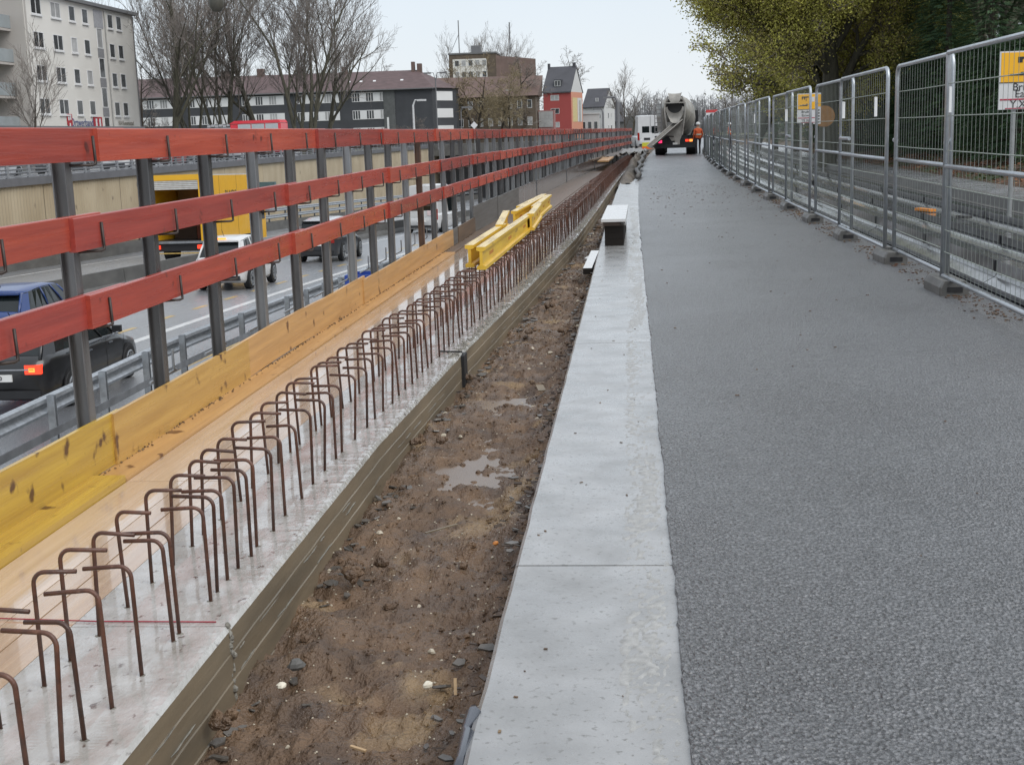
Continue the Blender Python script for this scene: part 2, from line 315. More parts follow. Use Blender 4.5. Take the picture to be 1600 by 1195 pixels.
# flakes of broken crust heaped along the foot of the wall
q = MB()
for _ in range(620):
    y = 2.3+26*random.random()**1.4; u = abs(random.gauss(0, .10)) if random.random() < .75 else rd(.8, 1); a = WR(y)+.02; X = a+(-.45+cS(y)-a)*min(u, 1)
    if noise.noise((y*.8, 5, 5)) < -.12: continue
    s = rd(.01, .032)*(1+.03*y); m = Matrix.Rotation(rd(0, 6.28), 3, 'Z') @ Matrix.Rotation(rd(-.6, .6), 3, 'X')
    pl = [(s*rd(.7, 1.2)*math.cos(t), s*.6*rd(.6, 1.2)*math.sin(t)) for t in [k*1.2566 for k in range(5)]]; z = tz(min(u, 1), X, y)+s*.25
    vs = [m @ Vector((p[0], p[1], h*s*.12))+Vector((X, y, z)) for h in (-1, 1) for p in pl]
    q.add(vs, [(4, 3, 2, 1, 0), (5, 6, 7, 8, 9)]+[(k, (k+1) % 5, (k+1) % 5+5, k+5) for k in range(5)])
q.build('crust_flakes', mat('wet_crust_flake', (.125, .11, .095), .35, var=.5, scale=9, bump=.4, bscale=40), kind='stuff', label='wet grey flakes of crust along the foot of the concrete wall', cat='rubble')
m_chalk = mat('white_stone', (.72, .67, .55), .45, var=.2, scale=20)
for (px, py, r, lab) in [(717, 1028, .018, 'white pebble beside the clod at the slab edge of the trench'), (668, 1072, .019, 'white pebble in the trench left of the small wood splinter'),
                    (440, 1073, .017, 'long white pebble near the wall foot in the trench'), (463, 1040, .03, 'grey rounded stone lying against the wall foot'),
                    (775, 850, .014, 'small orange fragment lying near the slab edge')]:
    X, Y = onz(px, py, -.17); q = MB(); rock(q, (0, 0, 0), r, .6, 7, .6)
    q.build('stone' if 'fragment' not in lab else 'fragment', m_chalk if 'white' in lab else mat('orange_bit', (.6, .22, .04), .5) if 'orange' in lab else m_dconc, loc=(X, Y, -.165), label=lab, cat='stone' if 'fragment' not in lab else 'fragment')
m_splint = mat('pale_splinter', (.45, .31, .17), .6, col2=(.3, .2, .11), scale=3, stretch=(14, 1, 14))
for px, py, ln, rz, tilt, lab in [(712, 1085, .05, .1, 1.1, 'upright wood splinter stuck in the clod by the slab edge'), (720, 1110, .035, -.5, .5, 'short wood splinter lying below the upright one'),
                            (690, 830, .16, -.9, .05, 'thin dark stick lying across the middle of the trench'), (560, 1175, .05, 1.2, .1, 'bleached twig at the front of the trench'),
                            (845, 610, .08, .3, .3, 'dark square chip standing near the slab edge')]:
    X, Y = onz(px, py, -.16); q = MB(); q.box((0, 0, 0), (.009 if 'chip' not in lab else .05, ln, .006))
    q.build('wood_splinter' if 'dark' not in lab else 'dark_stick', m_splint if 'dark' not in lab else m_wallface, loc=(X, Y, -.15+ln*.3*tilt), rot=(tilt, 0, rz), label=lab, cat='debris')
xa, ya = onz(747, 1100, 0); xb, yb = onz(728, 1190, 0); q = MB()
q.tube([(xa-.012, ya, -.012), (xa-.006, ya-.05, -.004), (xa-.02, ya-.11, -.02), ((xa+xb)/2-.012, (ya+yb)/2, -.008), (xb-.02, yb+.05, -.02), (xb-.018, yb-.08, -.012)], [.012, .022, .013, .02, .014, .018], 8)
q.build('sealing_strip', mat('dark_sealant', (.05, .055, .07), .2, coat=.5), smooth=True, label='lumpy dark sealing strip squeezed out along the slab edge at the front', cat='sealant')
q = MB()
for _ in range(420):
    y = 2.6+20*random.random()**1.3; u = 1-abs(random.gauss(0, .07)); a = WR(y); X = a+(-.44+cS(y)-a)*min(u, .99); s = rd(.006, .018)*(1+.03*y)
    m = Matrix.Rotation(rd(0, 6.28), 3, 'Z') @ Matrix.Rotation(rd(-1, 1), 3, 'X'); q.box((X, y, tz(min(u, 1), X, y)+s*.3), (s*rd(1, 3), s*.7, s*.3), m=m)
q.build('edge_debris', mat('dark_debris', (.07, .045, .03), .5, var=.5, scale=12), kind='stuff', label='dark chips and roots along the slab side of the trench', cat='debris')
# clods and dark lumps
clods = [(745, 1040, .05), (720, 1100, .045), (760, 960, .04), (540, 900, .06), (560, 885, .05), (590, 880, .05), (350, 1130, .045), (650, 690, .05), (690, 690, .04), (735, 590, .05), (860, 480, .06), (880, 520, .05), (830, 520, .05), (800, 830, .035)]
CL = ['front of the trench by the slab edge', 'front by the slab edge, below the upright splinter', 'slab edge a little further on', 'wall foot, lower left of three', 'wall foot, middle of three', 'wall foot, upper right of three', 'wall foot at the first wall joint', 'left side in the middle of the trench', 'middle of the trench, right of another clod', 'wall foot by the black joint seal', 'far right side near the slab edge', 'far slab edge', 'far left side', 'slab edge above the orange fragment']
for i, (px, py, r) in enumerate(clods):
    X, Y = onz(px, py, -.18); q = MB()
    for _ in range(5): rock(q, (rd(-r, r)*.7, rd(-r, r)*.7, rd(-.3, .3)*r), r*rd(.35, .6), .7, 6)
    q.build('soil_clod', m_soil, loc=(X, Y, -.17), group='clods of soil in the trench', label='clod of wet soil, '+CL[i], cat='soil clod')
# ================================================================= new parapet base wall with starter bars
wall = thing('parapet_wall', 'long low concrete wall with a wet top and two rows of rusty hooked bars', 'wall')
segs = [1.2, 3.83, 9.05, 14.2, 19.4, 24.6, 30, 36, 42, 48, 55, 63, 72]
for a, b in zip(segs, segs[1:]):
    q = MB(); yl = frange(a+.0015, b-.0015, .018 if b < 15 else .1); vs = []; n = 17
    for y in yl:
        x1 = WR(y); xl = x1-.52; kk = min(1, max(.12, (y-3.9)/2)); j = kk*(.010*noise.noise((y*5, 1, 2))+.010*noise.noise((y*13, 3, 2))+.008*noise.noise((y*34, 7, 2))); rg = kk*(.008*noise.noise((y*7, 5, 9))+.008*noise.noise((y*21, 2, 9)))
        vs += [(xl, y, -.5), (xl, y, -.001), (xl+.15, y, .001), (x1-.16, y, .002*noise.noise((y*5, 0, 0))), (x1-.035-abs(j), y, .002+max(0, rg)*.5), (x1-.012-abs(j)*.8, y, .001+rg*.5), (x1-.002, y, -.014-abs(rg)*.8)]
        wv = .003*noise.noise((y*4, 8, 8)); sx = .004*noise.noise((y*1.1, 3, 8))
        for zz_ in (-.085, -.175, -.265): vs += [(x1+wv, y, zz_+.0035+sx), (x1+wv-.003, y, zz_+sx), (x1+wv+.002, y, zz_-.0035+sx)]
        vs += [(x1+wv, y, -.5)]
    q.add(vs, [(r*n+k, r*n+k+1, (r+1)*n+k+1, (r+1)*n+k) for r in range(len(yl)-1) for k in range(n-1)]+[tuple(reversed(range(n))), tuple(range(len(yl)*n-n, len(yl)*n))])
    s = q.build('wall_segment', [m_cap, m_wallface], wall, smooth=False)
    nf = (len(yl)-1)*16
    for i, p in enumerate(s.data.polygons): p.material_index = 1 if (i < nf and (i % 16 == 0 or i % 16 >= 6)) or i >= nf else 0
# thin ridges of set mortar squeezed between the form boards on the wall face
q = MB()
for zz, y0, y1 in [(-.085, 2.2, 3.6), (-.15, 2.0, 3.5), (-.10, 3.9, 5.5), (-.17, 3.9, 6.5), (-.13, 5.5, 8.9), (-.14, 9.2, 13), (-.12, 14.4, 19)]:
    y = y0
    while y < y1:
        l = rd(.06, .3); t = rd(.002, .005)
        if random.random() < .55:
            pts = [(WR(y+l*k/4)+.002, y+l*k/4, zz+.006*noise.noise((y*7+k, 0, zz*9))) for k in range(5)]; q.tube(pts, [t*.3, t, t*.6, t, t*.3], 5)
        y += l+rd(0, .12)
q.build('mortar_ridges', m_mortar, wall, kind='stuff')
q = MB()   # rough crust along the top edge beyond the second joint
for _ in range(900):
    y = rd(8.8, 26); X = WR(y)-abs(random.gauss(0, .035))-.015
    if noise.noise((y*.7, 2, 0)) > -.1: rock(q, (X, y, .004), rd(.006, .018), .6, 5)
for zz in [k*.012 for k in range(26)]:
    rock(q, (WR(3.83)-rd(-.003, .012), 3.83+rd(-.012, .012), -zz), rd(.008, .016), .8, 5)
q.build('edge_crust', m_mortar, wall, kind='stuff')
q = MB(); q.bb(WR(9.02)-.004, WR(9.02)+.02, 8.95, 9.12, -.28, -.01); q.tube([(WR(9)-.16, 9.02, .015), (WR(9)+.0, 9.0, .012), (WR(9)+.015, 8.98, -.02)], .006, 6)
q.build('joint_seal', m_blk, wall)
q = MB()
xa, ya = onz(340, 973, 0); xb, yb = onz(150, 972, 0); xc, yc = onz(0, 968, 0)
q.tube([(xa-.005, ya, .004), (xb, yb, .004), (xc-.3, yc+.02, .006)], .0022, 6)
q.build('chalk_line', mat('red_string', (.35, .03, .05), .6), label='thin red string pulled across the wet wall top and the plywood', cat='string')
m_rust = mat('rusty_bar', (.115, .047, .028), .55, col2=(.055, .026, .018), scale=30, rough2=.3, rscale=12, bump=.6, bscale=120, bdist=.002, rnd=.25, spots=((.22, .12, .08), 22, .66))
def hook_mesh(zt, arm, sgn, seg=6, n=7):
    r = .034; pts = [(0, 0, -.03), (0, 0, zt-r)]
    for k in range(1, seg+1): a = math.pi/2*k/seg; pts.append((sgn*r*(1-math.cos(a)), 0, zt-r+r*math.sin(a)))
    pts.append((sgn*arm, 0, zt-.002)); return MB().tube(pts, .0066, n)
hm = {}
for sgn in (1, -1):
    for v in range(3): hm[sgn, v] = hook_mesh(.335+.006*v-(.012 if sgn < 0 else 0), .125+.01*v, sgn).mesh('rebar_hook', m_rust, smooth=True)
Lr = [2.2, 2.45, 2.72, 2.92, 3.04, 3.23, 3.45, 3.71, 3.77, 4.06, 4.15, 4.27, 4.39, 4.53, 4.65, 4.84, 5.05, 5.30, 5.54, 5.77, 5.99, 6.13, 6.39, 6.67]
Ll = [2.6, 2.85, 3.1, 3.37, 3.55, 3.75, 4.0, 4.24, 4.43, 4.65, 4.80, 5.0, 5.27, 5.48, 5.72, 5.92, 6.13, 6.3, 6.6, 6.73]
while Lr[-1] < 68: Lr.append(Lr[-1]+rd(.17, .25))
while Ll[-1] < 68: Ll.append(Ll[-1]+rd(.17, .25))
allh = sorted([(y, -1) for y in Lr]+[(y, 1) for y in Ll]); farq = MB()
for i, (y, s) in enumerate(allh):
    X = WR(y)-(.14 if s < 0 else .40)+rd(-.008, .008); ro = (rd(-.05, .05), rd(-.05, .05), rd(-.14, .14))
    if i < 298: link('rebar_hook', hm[s, i % 3], wall, (X, y, 0), ro)
    else: farq.box((X, y, .15), (.013, .013, .33)); farq.box((X+s*.06, y, .322), (.12, .013, .013))
farq.build('rebar_hooks_far', m_rust, wall, kind='stuff')
q = MB()   # little collars of cement round the bar feet
for y, s in allh[:190]:
    X = WR(y)-(.14 if s < 0 else .40); rock(q, (X, y, .001), rd(.008, .014), .18, 6)
q.build('cement_collars', m_mortar, wall, kind='stuff')
q = MB(); fx = lambda y: WR(y)
for off, z in ((-.15, .30), (-.39, .30)): q.sweep([(off-.006, z), (off+.006, z), (off+.006, z+.012), (off-.006, z+.012)], frange(21, 68, 1), fx)
q.build('rebar_runner', m_rust, wall)
# ================================================================= formwork deck of plywood
m_ply = wood('wet_plywood', (.52, .36, .23), (.42, .28, .18), rough=.10, rough2=.34, coat=.8, kth=.70)
m_plyp = wood('pale_wet_plywood', (.58, .43, .31), (.46, .33, .23), rough=.08, rough2=.3, coat=.9, kth=.72)
m_yw = wood('yellow_form_board', (.52, .34, .05), (.38, .225, .04), rough=.4, rough2=.22, knots=(.10, .045, .012), kth=.60)
m_ow = wood('orange_form_board', (.53, .31, .12), (.41, .23, .09), rough=.42, rough2=.28, knots=(.13, .055, .02), kth=.61)
m_bw = wood('weathered_brown_board', (.16, .11, .075), (.10, .07, .05), rough=.5)
m_gw = wood('grey_weathered_board', (.15, .145, .14), (.095, .09, .085), rough=.45)
deck = thing('formwork_deck', 'wet plywood formwork deck beside the low concrete wall', 'formwork')
jd = [.8, 2.6, 5.62, 8.5, 11.2, 14, 17, 20, 24, 28, 33, 38, 44, 50, 57, 64, 72]
def strip_part(nm, f0, f1, a, b, z0, z1, m):
    yl = frange(a+.003, b-.003, .5); q = MB(); n = 4; vs = []
    for y in yl: vs += [(f0(y), y, z0), (f1(y), y, z0), (f1(y), y, z1), (f0(y), y, z1)]
    q.add(vs, [(r*n+k, r*n+(k+1) % n, (r+1)*n+(k+1) % n, (r+1)*n+k) for r in range(len(yl)-1) for k in range(n)]+[(0, 1, 2, 3), tuple(reversed(range(len(yl)*4-4, len(yl)*4)))])
    return q.build(nm, m, deck)
for i, (a, b) in enumerate(zip(jd, jd[1:])):
    wl = lambda y: WR(y)-.523
    d1 = lambda y: max(RX(y)+.28, RX(y)+.42*(wl(y)-RX(y))/.65) if y > 20 else RX(y)+.125
    if b < 45:
        strip_part('edge_board', lambda y: RX(y)-.03, d1, a, b, -.02, .012 if b > 5.7 else .030, (m_yw if b < 5.7 else m_ow if b < 17.5 else m_bw))
        strip_part('plywood_sheet', lambda y: d1(y)+.004, lambda y: d1(y)+.54*(wl(y)-d1(y))-.002, a+rd(-.2, .2)*0, b, -.03, 0.0-rd(0, .002), m_plyp if b < 22 else m_bw)
        strip_part('plywood_strip', lambda y: d1(y)+.54*(wl(y)-d1(y))+.002, lambda y: d1(y)+.74*(wl(y)-d1(y))-.002, a, b, -.03, -.001-rd(0, .002), m_ply if b < 22 else m_bw)
        strip_part('plywood_sheet', lambda y: d1(y)+.74*(wl(y)-d1(y))+.002, lambda y: wl(y)-.002, a, b, -.03, -.002-rd(0, .002), m_ply if b < 22 else m_bw)
    else: strip_part('plywood_sheet', lambda y: RX(y)-.03, lambda y: wl(y)-.003, a, b, -.03, 0, m_bw)
strip_part('joist', lambda y: RX(y)-.5, lambda y: WR(y)-.53, .8, 72, -.25, -.035, m_bw)
# toe boards standing on the deck edge
tj = [1.0, 6.0, 8.15, 11.9, 18.0, 18.6, 20.5, 23.5, 27, 31, 35, 40, 46, 52, 60]
tm = [m_yw, m_yw, m_ow, m_ow, m_gw, m_bw, m_gw, m_gw, m_galvd, m_galvd, m_galvd, m_galvd, m_galvd, m_galvd]
tm[1] = wood('ochre_form_board', (.52, .32, .09), (.41, .235, .065), rough=.42, rough2=.25, knots=(.11, .05, .02), kth=.59)
for i, (a, b) in enumerate(zip(tj, tj[1:])):
    yl = frange(a-(.12 if i else 0), b, .4); q = MB(); vs = []; o = .004*(i % 2)+.0; h = (.245 if b < 17 else .22 if b < 21 else .40)
    for k, y in enumerate(yl):
        t = k/(len(yl)-1); x = RX(y)-.028+(.012 if i % 2 else 0)*(1-t); zb = .014+.012*noise.noise((i*3, t*2, 0)); hh = h+.006*noise.noise((y*2, i, 0))
        vs += [(x-.021, y, zb), (x, y, zb), (x+.0, y, zb+hh), (x-.021, y, zb+hh)]
    q.add(vs, [(r*4+k, r*4+(k+1) % 4, (r+1)*4+(k+1) % 4, (r+1)*4+k) for r in range(len(yl)-1) for k in range(4)]+[(0, 1, 2, 3), tuple(reversed(range(len(yl)*4-4, len(yl)*4)))])
    q.build('toe_board', tm[i], deck)
q = MB()   # scraps of dirt in the corner of deck and toe board
for _ in range(500):
    y = rd(3.5, 20); rock(q, (RX(y)-.02+abs(random.gauss(0, .012)), y, .016), rd(.003, .009), .5, 5)
q.build('corner_dirt', m_soil, deck, kind='stuff')
# ================================================================= timber guard railing
rail = thing('guard_railing', 'long railing of red boards clamped to grey steel posts along the deck', 'railing')
m_post = mat('painted_post_steel', (.155, .155, .158), .4, metal=.35, col2=(.085, .08, .076), scale=4, stretch=(3, 3, .6), rnd=.3, rough2=.25)
m_postr = mat('rusty_post_steel', (.14, .08, .05), .5, metal=.2, col2=(.07, .045, .035), scale=5, rnd=.2)
m_postl = mat('light_post_steel', (.30, .305, .31), .35, metal=.5, col2=(.2, .2, .2), scale=4, stretch=(3, 3, .6), rnd=.15)
m_clip = mat('clip_steel', (.06, .045, .04), .5, metal=.4, var=.3, scale=20)
w, t = .033, .006
H = [(-w, -w), (w, -w), (w, -w+t), (t*.6, -w+t), (t*.6, w-t), (w, w-t), (w, w), (-w, w), (-w, w-t), (-t*.6, w-t), (-t*.6, -w+t), (-w, -w+t)]
pm = [MB().prism([(b_, a_) for a_, b_ in H], -.35, 1.49, 'Z').mesh('post', m) for m in (m_post, m_postr, m_postl)]
clipm = MB().tube([(-.03, -.10, -.012), (.052, -.02, -.014), (.058, 0, -.010), (.058, 0, .01), (.056, -.004, .115)], .0068, 6).mesh('board_clip', m_clip, smooth=True)
RZ = [(1.437, .148), (1.052, .148), (.70, .152)]
py = 3.75; posts = []
while py < 78: posts.append(py); py += .985+rd(-.03, .03)
dz = lambda y: -.0009*y*0
for i, y in enumerate(posts):
    k = 2 if i in (1, 5, 8, 11, 14, 17) or (i > 18 and i % 3) else 1 if i in (12,) else 0
    link('post', pm[k], rail, (RX(y)-.080, y, 0), (rd(-.008, .008), rd(-.006, .006), 0))
    if y < 55:
        for zb, h in RZ: link('board_clip', clipm, rail, (RX(y)-.03, y+.12+rd(-.02, .02), zb+rd(-.004, .004)), (0, 0, rd(-.1, .1)))
reds = [wood('red_board_%d' % i, c, c2, rough=.38, rough2=.24, knots=(.10, .02, .015), rnd=.12, kth=.64) for i, (c, c2) in enumerate([((.39, .062, .038), (.28, .045, .033)), ((.45, .082, .046), (.33, .056, .037)), ((.34, .055, .04), (.25, .042, .034))])]
starts = [[1.0, 5.9, 10.2, 12.95, 16.5], [1.0, 5.55, 9.2, 13.2, 16.8], [1.0, 5.65, 9.3, 13.1, 17.0]]
for row, (zb, h) in enumerate(RZ):
    s = starts[row][:]
    while s[-1] < 72: s.append(s[-1]+rd(3.4, 4.3))
    s.append(78)
    for i, (a, b) in enumerate(zip(s, s[1:])):
        b2 = min(b+rd(.15, .5), 78); yl = frange(a, b2, .5); q = MB(); vs = []; z0 = rd(-.004, .006); z1 = rd(-.008, .008); front = i % 2
        for k, y in enumerate(yl):
            tt = k/(len(yl)-1); x = RX(y)-.002+(.02*(1-tt)**3 if i else 0)+.004*math.sin(tt*3.1+i); z = zb+z0*(1-tt)+z1*tt
            vs += [(x-.032, y, z), (x, y, z), (x, y, z+h-.004), (x-.003, y, z+h), (x-.029, y, z+h), (x-.032, y, z+h-.004)]
        n = 6; q.add(vs, [(r*n+k, r*n+(k+1) % n, (r+1)*n+(k+1) % n, (r+1)*n+k) for r in range(len(yl)-1) for k in range(n)]+[tuple(range(n)), tuple(reversed(range(len(yl)*n-n, len(yl)*n)))])
        q.build('rail_board', reds[(i+row) % 3], rail)
bm_ = MB().tube([(0, 0, .12), (0, 0, 0), (-.02, .1, -.02), (-.02, -.35, -.02)], .008, 6).mesh('bracket_rod', m_galv)
for i in range(14): link('bracket_rod', bm_, rail, (RX(5+i)-.33, 7.6+i*1.0, .17))
# ================================================================= motorway in the cutting
YM = frange(-5, 100, 3)+frange(104, YC, 6)
def road_sheet(nm, x0, x1, m, dz=0, **k):
    q = MB(); vs = []
    for y in YM: vs += [(x0+cM(y), y, zM(y)+dz), (x1+cM(y), y, zM(y)+dz)]
    q.add(vs, [(2*i, 2*i+1, 2*i+3, 2*i+2) for i in range(len(YM)-1)]); return q.build(nm, m, **k)
q = MB(); vs = []
for y in YM: vs += [(-29.4, y, zM(y)), (min(-2.8+(RX(min(y, 82))+2.45)+max(0, y-80)*.12, 9), y, zM(y))]
q.add(vs, [(2*i, 2*i+1, 2*i+3, 2*i+2) for i in range(len(YM)-1)]); q.build('motorway', m_mway, kind='structure')
def band(nm, x, w_, y0, y1, m, parent):
    ys_ = frange(y0, y1, 2); q = MB(); vs = []
    for y in ys_: vs += [(x-w_/2+cM(y), y, zM(y)+.004), (x+w_/2+cM(y), y, zM(y)+.004)]
    q.add(vs, [(2*i, 2*i+1, 2*i+3, 2*i+2) for i in range(len(ys_)-1)]); return q.build(nm, m, parent)
mk = thing('lane_markings', 'white and yellow lane lines painted on the motorway', 'road marking')
del mk['category'], mk['label']; mk['kind'] = 'structure'
band('yellow_edge_line', -9.3, .14, 5, 120, m_yellow, mk); band('white_line', -12.05, .26, 5, 150, m_white, mk)
for k in range(26): band('yellow_dash', -13.2, .16, 6.2+k*2.9*1.0, 7.4+k*2.9, m_yellow, mk) if k*2.9 < 100 else None
band('white_line', -16.9, .14, 5, 150, m_white, mk)
for k in range(13): band('white_dash', -23.2, .14, 10+k*9.5, 15+k*9.5, m_white, mk)
band('white_line', -26.9, .14, 10, 150, m_white, mk); band('white_line', -19.5, .12, 10, 150, m_white, mk)
# retaining wall below our deck
q = MB(); q.sweep([(-.30, -9), (-.10, -9), (-.10, -.27), (-.30, -.27)], frange(0, 80, 4), RX); q.build('retaining_wall', m_dconc, label='dark retaining wall under the formwork deck', cat='wall')
# concrete barrier between the carriageways
br = thing('central_barrier', 'dark low concrete barrier dividing the two motorway carriageways', 'barrier')
for a in range(-2, 150, 8):
    q = MB(); q.sweep([(-18.95, -.02), (-18.35, -.02), (-18.42, .12), (-18.55, .3), (-18.58, .78), (-18.72, .78), (-18.75, .3), (-18.88, .12)], frange(a+.02, a+7.98, 2), cM, zM); q.build('barrier_section', m_dconc, br)
def wbeam(x, z, fx_=cM, fz_=zM, s=1):   # corrugated rail profile facing +X or -X
    return [(x, z-.155), (x+s*.035, z-.13), (x+s*.075, z-.09), (x+s*.075, z-.06), (x+s*.02, z-.02), (x+s*.02, z+.02), (x+s*.075, z+.06), (x+s*.075, z+.09), (x+s*.035, z+.13), (x, z+.155),
            (x-s*.004, z+.15), (x+s*.07, z+.075), (x+s*.015, z), (x+s*.07, z-.075), (x-s*.004, z-.15)]
# near guard rail along the hard shoulder
gr = thing('crash_barrier', 'galvanised crash barrier with short posts beside the near motorway lane', 'crash barrier')
for a in range(8, 110, 4):
    q = MB(); q.sweep([(-9.10, .44), (-9.02, .47), (-9.0, .52), (-9.07, .58), (-9.07, .62), (-9.0, .68), (-9.02, .73), (-9.1, .76), (-9.11, .75), (-9.08, .6), (-9.11, .45)], [a, a+2, a+4.02], cM, zM)
    q.build('rail_beam', m_galv, gr, smooth=False)
    q = MB(); q.sweep([(-8.62, .30), (-8.60, .30), (-8.60, .42), (-8.62, .42)], [a, a+2, a+4.0], cM, zM); q.build('lower_rail', m_galvd, gr)
pmm = MB().prism([(-.06, -.04), (.06, -.04), (.06, -.03), (-.05, -.03), (-.05, .03), (.06, .03), (.06, .04), (-.06, .04)], -.1, .80, 'Z').mesh('barrier_post', m_galv)
for k in range(50): y = 9+k*2; link('barrier_post', pmm, gr, (-8.90+cM(y), y, zM(y)))
# far side: concrete foot with double rail, then the ribbed wall
fb = thing('far_crash_barrier', 'double railed crash barrier on a dark concrete foot below the beige wall', 'crash barrier')
q = MB(); q.sweep([(-28.6, -.05), (-27.9, -.05), (-27.95, .62), (-28.6, .62)], YM, lambda y: .35*cM(y) if y > 60 else 0, zM); q.build('concrete_foot', m_dconc, fb)
for zz in (1.0, 1.5):
    q = MB(); q.sweep([(-28.1, zz-.14), (-28.02, zz-.08), (-28.07, zz), (-28.02, zz+.08), (-28.1, zz+.14)], YM, lambda y: .35*cM(y) if y > 60 else 0, zM); q.build('rail_beam', m_galv, fb)
pm2 = MB().box((0, 0, .8), (.12, .1, 1.6)).mesh('barrier_post', m_galvd)
for k in range(36): y = 40+k*4; link('barrier_post', pm2, fb, (-28.17+(.35*cM(y) if y > 60 else 0), y, zM(y)))
rw = thing('ribbed_retaining_wall', 'beige ribbed concrete retaining wall on the far side of the motorway', 'wall')
a = 14
while a < YC:
    b = a+9.96; q = MB(); vs = []; n = 62; rib = a < 104
    for k in range(n+1):
        y = a+(b-a)*k/n; x = -29.3+(.05 if (k % 2 and rib) else 0)
        if not rib and 0 < k < n and k % 20: continue
        vs += [(x, y, -8.5), (x, y, -.2)]
    q.add(vs, [(2*i, 2*i+1, 2*i+3, 2*i+2) for i in range(len(vs)//2-1)]); q.build('wall_panel', m_beige, rw); a += 10
q = MB(); q.bb(-29.8, -29.1, 10, YC, -.2, .18); q.build('coping', m_coping, rw)
m_lou = mat('louvre_grey', (.30, .31, .33), .4, metal=.3, var=.3, scale=6)
sr = thing('street_railing', 'grey railing of slatted frames on the coping above the beige wall', 'railing')
q = MB()
for z in (.25, .95): q.box((0, 1.1, z), (.07, 2.2, .07))
for y in (.03, 2.17): q.box((0, y, .58), (.09, .12, .80))
for z in (.40, .57, .75): q.box((.02, 1.1, z), (.03, 2.05, .075), m=Matrix.Rotation(.5, 3, 'Y'))
fm = q.mesh('railing_frame', m_lou)
for k in range(76): link('railing_frame', fm, sr, (-29.35, 22+k*2.26, 0))
# dark crossing bridge that closes the cutting
bg = thing('road_bridge', 'dark bridge crossing the motorway at the end of the cutting', 'bridge')
MB().bb(-29.3, 60, YC-.5, YC+8, -1.4, .25).build('bridge_deck', m_dconc, bg)
for x in (-14.5, -1): MB().bb(x, x+1.2, YC, YC+8, -9, -1.4).build('pier', m_dconc, bg)
MB().bb(-29.3, 60, YC+7.5, YC+8, -9, -1.4).build('end_wall', m_coping, bg)
for k in range(40): MB().bb(-29+k*1.6, -28.9+k*1.6, YC-.4, YC-.3, .25, 1.2).build('parapet_post', m_coping, bg)
MB().bb(-29.3, 40, YC-.42, YC-.28, 1.1, 1.2).build('handrail', m_coping, bg)
# ================================================================= vehicles
m_glass = mat('car_glass', (.012, .016, .017), .06, spec=.45, var=.2)
m_tyre = mat('tyre_rubber', (.018, .018, .019), .7, var=.3, scale=20)
m_rim = mat('alloy_rim', (.35, .36, .37), .3, metal=.8, var=.2)
m_redl = mat('tail_lamp_lit', (.85, .05, .02), .3, emit=1.0, var=.2)
m_redd = mat('tail_lamp_red', (.35, .015, .01), .2, coat=.5)
m_amb = mat('brake_lamp_lit', (1, .28, .05), .3, emit=1.3, var=.1)
m_plate = mat('number_plate', (.75, .75, .73), .4, var=.05)
m_ink = mat('black_print', (.02, .02, .022), .6)
m_trim = mat('black_trim', (.02, .02, .022), .45, var=.2)
m_chrome = mat('chrome_trim', (.6, .6, .62), .15, metal=1)
def paint(nm, c): return mat('paint_'+nm, c, .3, coat=.4, var=.05, scale=3)
def smooth_tab(tab): 
    def f(t):
        if t <= tab[0][0]: return tab[0][1]
        for (a, b), (c, d) in zip(tab, tab[1:]):
            if t <= c: u = (t-a)/(c-a); u = u*u*(3-2*u)*.6+u*.4; return b+(d-b)*u
        return tab[-1][1]
    return f
